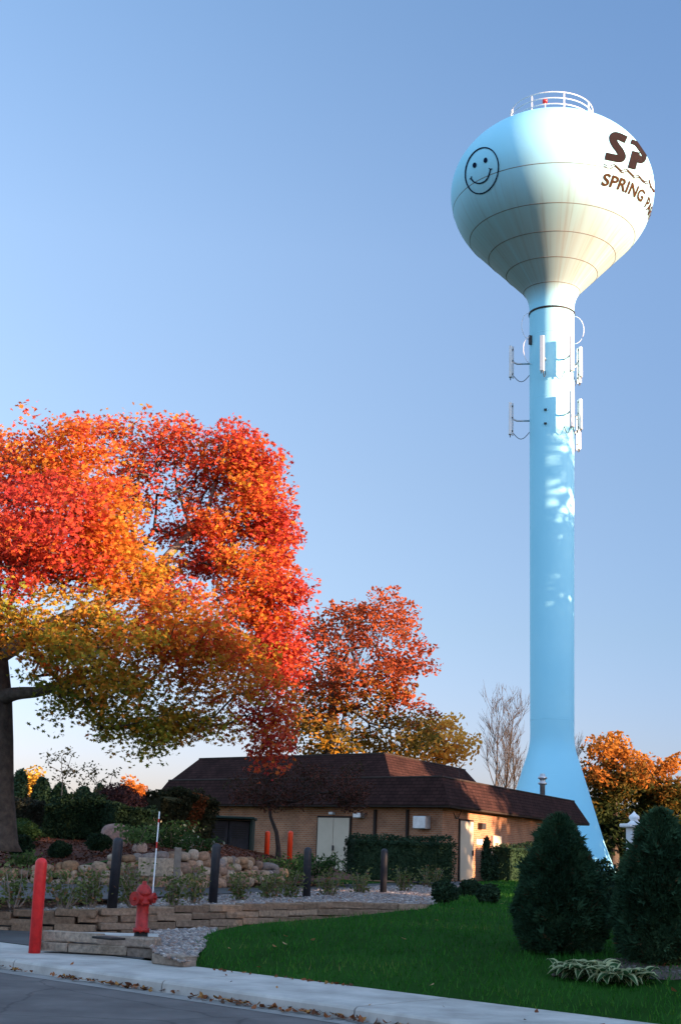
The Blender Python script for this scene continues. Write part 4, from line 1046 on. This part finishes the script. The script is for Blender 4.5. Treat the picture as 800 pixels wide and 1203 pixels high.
# mulch ring and hosta
hb2 = on(705, 1150, lawn_z)
loft('planting_ring', [hb2 + np.array([x, y, .02]) for x, y in ((-.55, .2), (-.3, -.08), (.2, -.24), (.8, -.26), (1.4, -.18), (2.0, 0))],
     [hb2 + np.array([x, y, .08]) for x, y in ((-.52, .3), (-.3, .9), (.2, 1.4), (.8, 1.6), (1.4, 1.5), (2.2, 1.1))], 40, 14, M['soil'], .02)
ringo = bpy.data.objects['planting_ring']
for v in ringo.data.vertices: v.co.z = float(lawn_z(v.co.x, v.co.y)) + .022 + .012 * sin(v.co.x * 9) * sin(v.co.y * 7)
stones('gravel', sample_mesh(ringo, 800), .022, 'dark grey gravel around the hostas under the clipped evergreens', .4)
def hosta(px, py, label, s=1.0):
    b = on(px, py, lawn_z); root = thing('hosta', b, label, 'plant', 'variegated hostas')
    mbg = MB(); mbw = MB()
    for i in range(44):
        a = rng.uniform(0, 2 * pi); L = .36 * s * rng.uniform(.6, 1.15); el0 = rng.uniform(.6, 1.35); w = .075 * s * rng.uniform(.7, 1.15)
        t = np.linspace(0, 1, 9); rad = L * t * cos(el0 * .6); z = L * (t * sin(el0) * 1.1 - t * t * .75 * (1.25 - el0 * .3)) + .03
        dr = np.array([cos(a), sin(a), 0]); sd = np.array([-sin(a), cos(a), 0]); b0_ = b + rng.normal(size=3) * np.array([.08, .05, 0]) * s
        wd = w * np.sin(pi * np.clip(t, .02, .985) ** .75) ** .8
        c = b0_ + dr * rad[:, None] + np.array([0, 0, 1]) * z[:, None]
        def strip(x0, x1, mb_, dz, col):
            l = c + sd * (wd * x0)[:, None]; r = c + sd * (wd * x1)[:, None]; l[:, 2] += np.abs(wd * x0) * .5 + dz; r[:, 2] += np.abs(wd * x1) * .5 + dz
            V = np.stack([l, r], 1).reshape(-1, 3); mb_.add(V, [(2 * j, 2 * j + 1, 2 * j + 3, 2 * j + 2) for j in range(8)], col)
        g_ = np.array([.035, .085, .03]) * rng.uniform(.7, 1.3); wc = np.array([.42, .45, .25]) * rng.uniform(.75, 1.1)
        strip(-.62, .0, mbg, 0, g_); strip(0, .62, mbg, 0, g_); strip(-1, -.62, mbw, 0, wc); strip(.62, 1, mbw, 0, wc)
    mbg.build('leaf_centres', M['leaf'], root, colors=True); mbw.build('leaf_margins', M['leaf'], root, colors=True)
for px, py, lab, s in ((666, 1146, 'leftmost hosta, smallest, with cream edged leaves', .8), (688, 1151, 'hosta left of centre in the clump with cream edged leaves', 1.0), (707, 1149, 'hosta in the middle back of the clump, at the foot of the white post', .95), (722, 1157, 'hosta right of centre, nearest the lawn, with broad white edged leaves', 1.05), (742, 1156, 'rightmost hosta in the clump under the right evergreen', .9)):
    hosta(px, py, lab, s)

# small shrubs in the gravel at the lawn crest
for px, py, w, h, lab in ((523, 1058, 15, 20, 'small dark mounded shrub in the gravel, leftmost of three'), (552, 1052, 13, 17, 'small dark shrub in the gravel, the middle and rearmost of three'), (574, 1060, 13, 19, 'small dark shrub at the lawn crest, rightmost of three')):
    b = gz(px, py, .80); k = b[1] / FOC; ball('low_shrub', lab, 'shrub', b + np.array([0, 0, h * k * .45]), (w * k, w * k, h * k * .6), 1400, DKGREEN, .06, 'small shrubs in the gravel bed', bump=.2)

# hedges at the building
a = at(408, 1030, 46.2); b = at(528, 1031, 47.6)
hedge('hedge', 'low clipped dark hedge under the brick wall between the double doors and the corner door', (a[0], a[1], .84), (b[0], b[1], .84), 1.1, 1.52, 9000, DKGREEN, .08, bump=.08)
a = at(588, 1033, 53.5); b = at(650, 1035, 57.5)
hedge('hedge', 'dark hedge along the right brick wall, partly behind the left clipped evergreen', (a[0], a[1], .86), (b[0], b[1], .86), 1.0, 1.5, 6000, DKGREEN, .09, bump=.10)
def column(px, pyb, pyt, Y, w, label, group=None, n=2600, cols=DKGREEN, leaf=.08, cat='evergreen', nm='columnar_evergreen'):
    b = at(px, pyb, Y); t = at(px, pyt, Y); H = t[2] - b[2]; c = (b + t) / 2
    root = thing(nm, b, label, cat, group); k = Y / FOC
    hs = rng.random(n) ** 1.15; a = rng.uniform(0, 2 * pi, n); r = w * k * np.sqrt(np.clip(1 - hs ** 2.2, 0, 1)) * np.minimum(1, .55 + hs * 3) * (1 + .2 * rng.normal(size=n) * .6)
    p = b + np.stack([np.cos(a) * r, np.sin(a) * r, hs * H], -1); p = p + rng.normal(size=(n, 3)) * .03
    col = pal(rng.random(n) * .6 + .4 * (noise3(p, 4, 2) * .5 + .5), cols)
    v, kk = leaves_geo(p, leaf * rng.uniform(.6, 1.4, n), OVAL, .1); polys_mesh('foliage', v, kk, col, M['needle'], root)
    MB().lathe([(w * k * .6, .02), (w * k * .75, H * .25), (w * k * .6, H * .6), (.02, H * .95)], b, 14, cols[1][1]).build('branches', M['needle'], root, smooth=True, colors=True)
    return root
column(571, 1033, 984, 51, 5, 'slim dark columnar evergreen between the corner door and the beige wall panel')
column(579, 1033, 1005, 51.5, 6, 'short dark shrub at the foot of the beige wall panel', n=1200, cat='shrub', nm='foundation_shrub')

# hedge and planting on the slope
a = at(-30, 986, 40.5); b = at(58, 986, 40.5)
hedge('hedge', 'long dark hedge with a purplish tint behind the maple trunk, at the far left', a, b, 1.0, 1.10, 9000, [(0, (.016, .024, .016)), (.5, (.03, .032, .022)), (1, (.05, .045, .032))], .08, bump=.14)
a = at(52, 986, 39.8); b = at(122, 986, 39.8)
hedge('hedge', 'dark green hedge in the middle of the slope below the row of arborvitae', a, b, 1.0, 1.12, 9000, GREEN[:1] + DKGREEN[1:], .08, bump=.18)
bb = at(138, 985, 39.5); ball('round_shrub', 'rounded purple-leaved shrub rising above the hedge left of the roof', 'shrub', at(140, 952, 40.5), (.78, .7, .75), 6000, PURPLE, .08, bump=.15)
a = at(122, 990, 39.0); b = at(178, 992, 40.0)
hedge('hedge', 'shaggy dark green hedge behind the large boulder', a, b, 1.0, 1.1, 7000, DKGREEN, .09, bump=.2)
a = at(172, 1000, 41.0); b = at(238, 1004, 42.5)
hedge('hedge', 'tall shaggy vine-covered hedge left of the green cabinet, with orange-brown patches', a, b, 1.3, 1.85, 12000, [(0, (.015, .022, .012)), (.5, (.032, .034, .016)), (1, (.06, .05, .022))], .10, bump=.22, accent=((.16, .05, .018), .55), mat='leaf')
for px, py, w, h, lab, cols in ((22, 986, 26, 22, 'low spreading green juniper beside the maple trunk', GREEN), (71, 1006, 12, 17, 'dark mounded dwarf shrub on the mulch, left of the boulder', DKGREEN), (116, 996, 14, 16, 'dark dwarf shrub in front of the large boulder', DKGREEN), (24, 1000, 14, 18, 'dark mounded shrub on the mulch close to the maple trunk', DKGREEN)):
    Yd = 35.0 if py > 990 else 38; b = at(px, py, Yd); k = Yd / FOC; ball('dwarf_shrub', lab, 'shrub', b + np.array([0, 0, h * k * .4]), (w * k, w * k * .8, h * k * .6), 2200, cols, .07, bump=.2)
for px, py, lab in ((28, 1020, 'pale green leafy perennial low on the mulch slope at left'), (160, 990, 'bright green perennial right of the large boulder')):
    leafy('perennial', lab, 'plant', at(px, py, 33.6), 1.0, .42, 500, [(0, (.05, .10, .03)), (.5, (.09, .16, .05)), (1, (.14, .2, .07))], .10, stems=9)
leafy('flowering_shrub', 'flowering shrub with small cream blooms beside the hydrant marker, before the tall hedge', 'shrub', at(205, 1003, 38.5), 1.5, 1.0, 1400, GREEN, .10, accent=((.55, .52, .32), .05), stems=12)
leafy('flowering_shrub', 'low flowering shrub with pale blooms just above the fieldstone wall', 'shrub', at(232, 1004, 36.5), 1.1, .5, 700, GREEN, .09, accent=((.5, .5, .4), .05), stems=9)
for px, py, w, lab, cols in ((300, 1036, 1.5, 'yellow-green groundcover shrub in front of the green cabinet', LIGHTS), (335, 1033, 1.6, 'bright green low shrub below the small dark tree', [(0, (.03, .07, .02)), (.5, (.06, .12, .03)), (1, (.10, .17, .05))]), (372, 1030, 1.3, 'low green shrub before the left leaf of the double doors', GREEN)):
    leafy('foundation_shrub', lab, 'shrub', at(px, py, 39.5), w, .62, 1000, cols, .10, stems=12)
loft('planting_bed', [at(285, 1042, 37.3), at(330, 1039, 38.0), at(420, 1031, 42.0)], [at(250, 1002, 46.5) , at(330, 1010, 48), at(380, 1015, 49)], 20, 8, M['mulch'], .03)

# arborvitae row on top of the slope
for px, pyb, pyt, w, lab in ((21, 950, 905, 9.5, 'leftmost of the arborvitae row, next to the maple trunk, tall and dense'), (48, 950, 914, 11, 'second arborvitae from the left, broad, in the row above the hedge'), (69, 950, 921, 8.5, 'third arborvitae, slim, in the middle of the row'), (97, 950, 925, 10, 'fourth arborvitae from the left, short, below the leafy sapling'), (116, 950, 922, 7, 'rightmost arborvitae of the row, beside the purple shrub')):
    column(px, pyb, pyt, 45, w, lab, 'row of arborvitae above the hedge', 1800, [(0, (.014, .035, .018)), (.5, (.028, .06, .03)), (1, (.05, .09, .045))], .10)

# ================================================================== TREES
def px_blob(px, py, rx, ry, Y, dy=0, rd=None, n=10, shell=.35):
    c = at(px, py, Y + dy); k = Y / FOC; return ell(c, (rx * k, (rd or rx * k), ry * k), n, shell)
def maple_col(c, j, tone):
    t = tone + j * .20 + rng.normal(size=len(c)) * .10 + .16 * noise3(c, 1.3, 12)
    return pal(t, [(0, (.15, .18, .026)), (.16, (.28, .23, .026)), (.32, (.44, .24, .03)), (.48, (.58, .20, .03)), (.68, (.58, .095, .035)), (.86, (.40, .035, .038)), (1.05, (.50, .085, .04))])
MY = 33.0
tb = at(-4, 992, MY)
trunk = [tb, at(-3, 930, MY), at(-2, 870, MY), at(-2, 820, MY), at(-6, 770, MY), at(-12, 700, MY), at(-14, 640, MY)]
blobs = [  # px, py, rx, ry, depth, clumps, tone (green 0 .. crimson .9), leaf density
    (20, 548, 85, 54, 0, 36, .74, 1), (-90, 600, 90, 90, 0, 22, .8, .9), (80, 530, 45, 40, -1, 16, .62, 1), (40, 615, 70, 55, -2.5, 34, .90, 1), (30, 660, 75, 40, -2, 24, .84, 1), (115, 600, 40, 60, -1.5, 26, .55, 1), (135, 660, 50, 45, -1.2, 26, .50, 1),
    (60, 735, 90, 42, -1.5, 34, .26, .8), (-90, 740, 90, 80, 0, 18, .3, .8), (120, 770, 75, 50, -2.5, 34, .26, .75), (215, 735, 75, 50, -1.5, 42, .46, .85), (265, 790, 70, 48, -.5, 34, .38, .72),
    (165, 825, 75, 38, -1, 28, .10, .6), (80, 815, 55, 32, -1, 13, .06, .6), (296, 690, 44, 55, .5, 30, .62, 1), (328, 752, 30, 60, 1, 30, .88, .9), (312, 842, 30, 42, 0, 20, .62, .6), (235, 855, 62, 26, 0, 20, .2, .5), (145, 858, 42, 14, -1, 7, .2, .45), (188, 874, 20, 14, -1, 5, .1, .45), (318, 885, 14, 14, 0, 5, .8, .5),
    (300, 585, 34, 40, 1, 26, .66, .85), (265, 545, 45, 38, 1, 28, .64, .8), (255, 620, 35, 24, 1, 14, .6, .8), (200, 510, 50, 20, 1, 16, .70, .45), (132, 503, 34, 20, 1, 11, .66, .4), (160, 540, 45, 26, 1.3, 12, .68, .4), (322, 642, 22, 38, 1, 18, .8, .85), (250, 655, 45, 26, 1.5, 18, .84, .7), (150, 590, 26, 26, 2, 8, .8, .4), (205, 630, 30, 18, 1.5, 8, .86, .45), (225, 585, 25, 20, 1.5, 6, .82, .4), (180, 690, 50, 25, .5, 14, .52, .7), (322, 612, 14, 12, 1, 5, .8, .8), (312, 545, 20, 14, 1, 7, .66, .7), (342, 692, 15, 18, .5, 6, .88, .8), (282, 512, 18, 13, 1, 6, .64, .6), (185, 560, 58, 55, 1.6, 34, .7, .22), (150, 640, 40, 40, 1.2, 10, .7, .10)]
cl = []; dens = []; tone = []
for px, py, rx, ry, dy, n, tn, dn in blobs:
    q = px_blob(px, py, rx * .95, ry * .95, MY, dy, rd=min(3.2, rx * MY / FOC * 1.3), n=int(n * 1.6), shell=.1); cl.append(q); dens += [dn] * len(q); tone += [tn] * len(q)
cl = np.concatenate(cl); dens = np.array(dens); tone = np.array(tone)
# main limbs the photograph shows
mt = make_tree('maple_tree', tb, trunk, (.42, .26), cl, 'big maple in red, orange and green autumn leaf, its trunk at the left edge', 'tree', None, 88000, .120, MAPLE, maple_col, (.34, .34, .15), density=dens, jitter=.07, r_tip=.0065, ctone=tone)
def limb(root, pts, r, m='bark', name='limb'): MB().tube(catmull(pts, 4), np.linspace(r[0], r[1], (len(pts) - 1) * 4 + 1), 8).build(name, M[m], root, smooth=True)
limb(mt, [at(-2, 822, MY), at(18, 815, MY - .5), at(48, 812, MY - 1), at(80, 800, MY - 1.4), at(120, 780, MY - 1.5)], (.20, .06))
limb(mt, [at(-8, 775, MY), at(60, 735, MY), at(130, 705, MY + .3), at(185, 680, MY + .6), at(196, 655, MY + .8), at(225, 625, MY + 1), at(242, 605, MY + 1.2), at(252, 570, MY + 1.2)], (.22, .04), 'bark_pale')  # sunlit limb: the light on it is put in as paler bark
limb(mt, [at(196, 655, MY + .8), at(176, 668, MY + .6), at(155, 620, MY + 1), at(152, 570, MY + 1), at(150, 540, MY + 1)], (.08, .02))
limb(mt, [at(225, 625, MY + 1), at(214, 590, MY + 1), at(206, 560, MY + 1), at(205, 530, MY + 1)], (.05, .015))

def red_col(lo, hi, stops):
    def f(c, j):
        t = (c[:, 2] - lo) / (hi - lo) + j * .22 + rng.normal(size=len(c)) * .09
        return pal(t, stops)
    return f
# tree behind the building
Y2 = 60.0
tb2 = np.array([*at(392, 950, Y2)[:2], .8])
cl2 = np.concatenate([px_blob(px, py, rx, ry, Y2, dy, rd=2.6, n=n) for px, py, rx, ry, dy, n in ((405, 740, 40, 38, 0, 18), (450, 730, 34, 30, 0, 14), (480, 775, 24, 34, 0, 12), (420, 800, 55, 40, -1, 22), (375, 800, 30, 45, 0, 12), (460, 820, 38, 28, 0, 12), (400, 855, 55, 28, 0, 16), (480, 860, 36, 22, 0, 12), (355, 850, 24, 32, 0, 10), (352, 795, 22, 40, 0, 9), (440, 875, 45, 16, -1, 10), (370, 880, 30, 14, 0, 6))])
make_tree('autumn_tree', tb2, [tb2, at(388, 900, Y2), at(386, 860, Y2), at(392, 820, Y2), at(402, 780, Y2)], (.28, .10), cl2, 'rusty red and green autumn tree directly behind the brick building roof', 'tree', None, 15000, .21, OVAL,
          red_col(5.0, 11.5, [(0, (.42, .20, .02)), (.2, (.15, .13, .025)), (.4, (.24, .12, .025)), (.6, (.36, .07, .026)), (.8, (.27, .06, .028)), (1, (.36, .085, .03))]), (.50, .50, .20), r_tip=.014)
Y3 = 84.0
tb3 = np.array([*at(512, 950, Y3)[:2], .7]); cl3 = np.concatenate([px_blob(px, py, rx, ry, Y3, 0, rd=2, n=n) for px, py, rx, ry, n in ((515, 875, 26, 24, 14), (540, 880, 16, 18, 8), (500, 880, 26, 18, 10), (520, 845, 14, 14, 4))])
make_tree('autumn_tree', tb3, [tb3, at(514, 915, Y3), at(515, 890, Y3), at(516, 870, Y3)], (.16, .06), cl3, 'small thin orange-yellow tree behind the roof, left of the bare trees', 'tree', None, 1700, .34, OVAL,
          red_col(4, 9, [(0, (.50, .26, .03)), (.4, (.74, .26, .03)), (1, (.78, .40, .07))]), (.6, .6, .35), r_tip=.02)
# bare trees
def bare(name, px, pyb, pyt, Y, spread, label, n=46, group='bare trees behind the building', rt=.018, bark='bark'):
    b = np.array([*at(px, pyb, Y)[:2], .7]); H = (at(px, pyt, Y)[2] - b[2]) * .80
    root = thing(name, b, label, 'tree', group); mb = MB()
    def grow(p, d, L, r, lvl):
        m = 7; pts = [p]; q = p.copy(); dd = d.copy()
        for i in range(m):
            dd = dd + rng.normal(size=3) * .07 + np.array([0, 0, .05]); dd /= np.linalg.norm(dd); q = q + dd * L / m; pts.append(q.copy())
        mb.tube(pts, np.linspace(r, r * (.35 if lvl else .25), m + 1), 6 if lvl < 2 else 4)
        if lvl >= 3: return
        k = (12, 7, 4)[lvl]
        for i in range(k):
            t = rng.uniform(.32 if lvl == 0 else .2, .97); j = min(m, int(t * m) + 1); a = rng.uniform(0, 2 * pi)
            u = np.array([cos(a), sin(a), 0]); ax_ = dd * 0 + (pts[j] - pts[j - 1]) / np.linalg.norm(pts[j] - pts[j - 1])
            e = ax_ + u * rng.uniform(.35, .75); e /= np.linalg.norm(e)
            grow(pts[j], e, L * (1.02 - t * .45) * rng.uniform(.24, .37) if lvl == 0 else L * rng.uniform(.4, .65), max(.012, r * (1 - t * .7) * .55), lvl + 1)
    grow(b, np.array([rng.normal() * .05, 0, 1]), H * .96, .0095 * H, 0)
    mb.build('trunk', M[bark], root, smooth=True)
bare('bare_tree', 578, 950, 792, 90, 26, 'bare leafless tree behind the roof, left of the other two, with forked upright branches')
bare('bare_tree', 597, 950, 798, 92, 18, 'slender bare tree just left of the water tower shaft', 36)
bare('bare_tree', 612, 950, 830, 95, 18, 'small bare tree whose twigs touch the left side of the tower shaft', 30)
bare('bare_tree', 680, 960, 838, 96, 18, 'bare tree poking out right of the tower shaft, before the orange trees', 30)
bare('bare_tree', 374, 950, 684, 76, 34, 'tall pale bare tree between the big maple and the rusty tree', 60, rt=.012)
# right hand trees
def lit_top_col(c, j):  # autumn colour by height, with sunlit tops and shaded bottoms put into it
    t = (c[:, 2] - 3.2) / 6.2 + j * .22 + .10 * noise3(c, .8, 3) + rng.normal(size=len(c)) * .07
    return pal(t, [(0, (.018, .032, .012)), (.42, (.034, .048, .014)), (.6, (.13, .085, .018)), (.75, (.36, .12, .022)), (1, (.42, .17, .03))])
Y4 = 92.0
for px, blobs, lab, sd in ((722, ((722, 905, 36, 32, 26), (700, 935, 24, 40, 14), (735, 955, 40, 30, 18), (715, 990, 40, 25, 12)), 'broad orange-topped green tree right of the water tower base', 1), (775, ((775, 925, 26, 30, 16), (790, 960, 22, 36, 12), (765, 965, 26, 30, 12), (775, 995, 30, 22, 8)), 'orange-topped green tree at the right edge, behind the right clipped evergreen', 2)):
    b = np.array([*at(px, 1020, Y4)[:2], .7]); c4 = np.concatenate([px_blob(*q[:4], Y4 + sd * 3, 0, rd=2.5, n=q[4]) for q in blobs])
    make_tree('autumn_tree', b, [b, at(px, 990, Y4 + sd * 3), at(px, 960, Y4 + sd * 3), at(px, 930, Y4 + sd * 3)], (.3, .12), c4, lab, 'tree', 'orange-topped trees at right', 11000, .34, OVAL, lit_top_col, (.62, .62, .36), r_tip=.02)
hg = at(700, 1018, 72); hg2 = at(800, 1020, 60)
hedge('hedge', 'dark green hedge at right behind the white post, beyond the tower foot', (hg[0] + 2.6, hg[1], .7), (hg2[0] + 6, hg2[1], .75), 1.4, 1.7, 9000, DKGREEN, .12, bump=.25)
# small dark ornamental tree before the building
Y5 = 44.0
tb5 = at(327, 1014, Y5)
cl5 = np.concatenate([px_blob(px, py, rx, ry, Y5, 0, rd=1.5, n=n, shell=.1) for px, py, rx, ry, n in ((335, 925, 48, 26, 34), (390, 922, 45, 26, 32), (295, 925, 24, 24, 14), (418, 935, 20, 20, 10))])
make_tree('ornamental_tree', tb5, [tb5, at(327, 996, Y5), at(325, 978, Y5), at(318, 960, Y5)], (.09, .05), cl5, 'small dark multi-branched tree with sparse dull purple leaves before the brick wall', 'tree', None, 5200, .10, OVAL,
          lambda c, j: pal(rng.random(len(c)) * .7 + .3 + j * .3, [(0, (.03, .032, .014)), (.5, (.05, .026, .02)), (1, (.085, .03, .022))]), (.24, .24, .15), r_tip=.0075, bark='bark_dark')
# saplings above the arborvitae
for px, pyb, pyt, lab, n in ((72, 950, 884, 'thin sapling with sparse curling leaves rising above the arborvitae', 260), (112, 950, 900, 'loose leafy sapling leaning right above the arborvitae row', 300)):
    b = at(px, pyb, 42); t = at(px + 4, pyt, 42); k = 42 / FOC
    c6 = np.array([at(px + rng.normal() * 11, rng.uniform(pyt, pyt + 34), 42 + rng.normal() * .3) for _ in range(16)])
    make_tree('sapling', b, [b + (t - b) * q for q in np.linspace(0, .6, 5)], (.025, .012), c6, lab, 'sapling', 'saplings above the hedge', n, .10, OVAL, lambda c, j: pal(rng.random(len(c)), [(0, (.05, .06, .02)), (1, (.12, .09, .04))]), (.14, .14, .07), r_tip=.006, bark='bark_pale')
# far bright trees seen through the gap
for px, py, rx, ry, col, lab in ((38, 926, 9, 18, (.55, .34, .05), 'far yellow tree glimpsed between the arborvitae'), (159, 935, 12, 12, (.55, .18, .03), 'far bright orange tree glimpsed left of the brown roof')):
    b = np.array([*at(px, 960, 110)[:2], .7]); c7 = px_blob(px, py, rx, ry, 110, 0, n=12)
    make_tree('autumn_tree', b, [b, b + np.array([0, 0, 1.5]), b + np.array([0, 0, 3])], (.14, .08), c7, lab, 'tree', None, 1500, .3, OVAL, lambda c, j, col=col: np.array(col) * rng.uniform(.7, 1.2, (len(c), 1)), (.5, .5, .4))
#=====SHADE
def shade_tree(x, y, h, r, n=5200, label=''):
    z0 = float(gbase(np.array(x), np.array(y))); b = np.array([x, y, z0])
    c = np.concatenate([ell((x, y, z0 + h * .62), (r, r, h * .38), 70, .3)])
    return make_tree('shade_tree', b, [b, b + np.array([0, 0, h * .2]), b + np.array([.1, 0, h * .4]), b + np.array([0, .1, h * .6])], (.4, .15), c, label, 'tree', 'wooded rise right of the photo', n, .62, OVAL,
                     lambda cc, j: pal(rng.random(len(cc)) * .6 + j * .2, [(0, (.04, .06, .015)), (.6, (.16, .10, .02)), (1, (.3, .1, .02))]), (.9, .9, .5), r_tip=.02)
SHADE = [(46, 61, 29, 5.5), (53, 52, 25, 5), (40, 66, 24, 4.8),         # shade for the tower shaft
         (37.5, 23.5, 12.5, 5), (30, 28, 12, 4.2), (44, 18, 14, 5.5), (30, 15, 10.5, 4.5), (36, 6, 13, 5), (26, 0, 11, 4.5), (20, 8, 9, 4), (28, -10, 12, 5), (46.5, 39, 11.0, 4.4), (52, 40, 12, 5), (47, 2, 14, 5.5), (18, -7, 9, 4), (33, -20, 12, 5), (29, 70, 8.5, 4.2), (36, 77, 7, 3.6), (40, 48, 9.5, 4.5), (36, 71, 17, 3.8), (31, 35.6, 8.2, 2.6)]
for i, (x, y, h, r) in enumerate(SHADE): shade_tree(x, y, h, r, 8500 if h in (25, 24, 17) else 5200, 'tall autumn tree on the wooded rise right of the street')
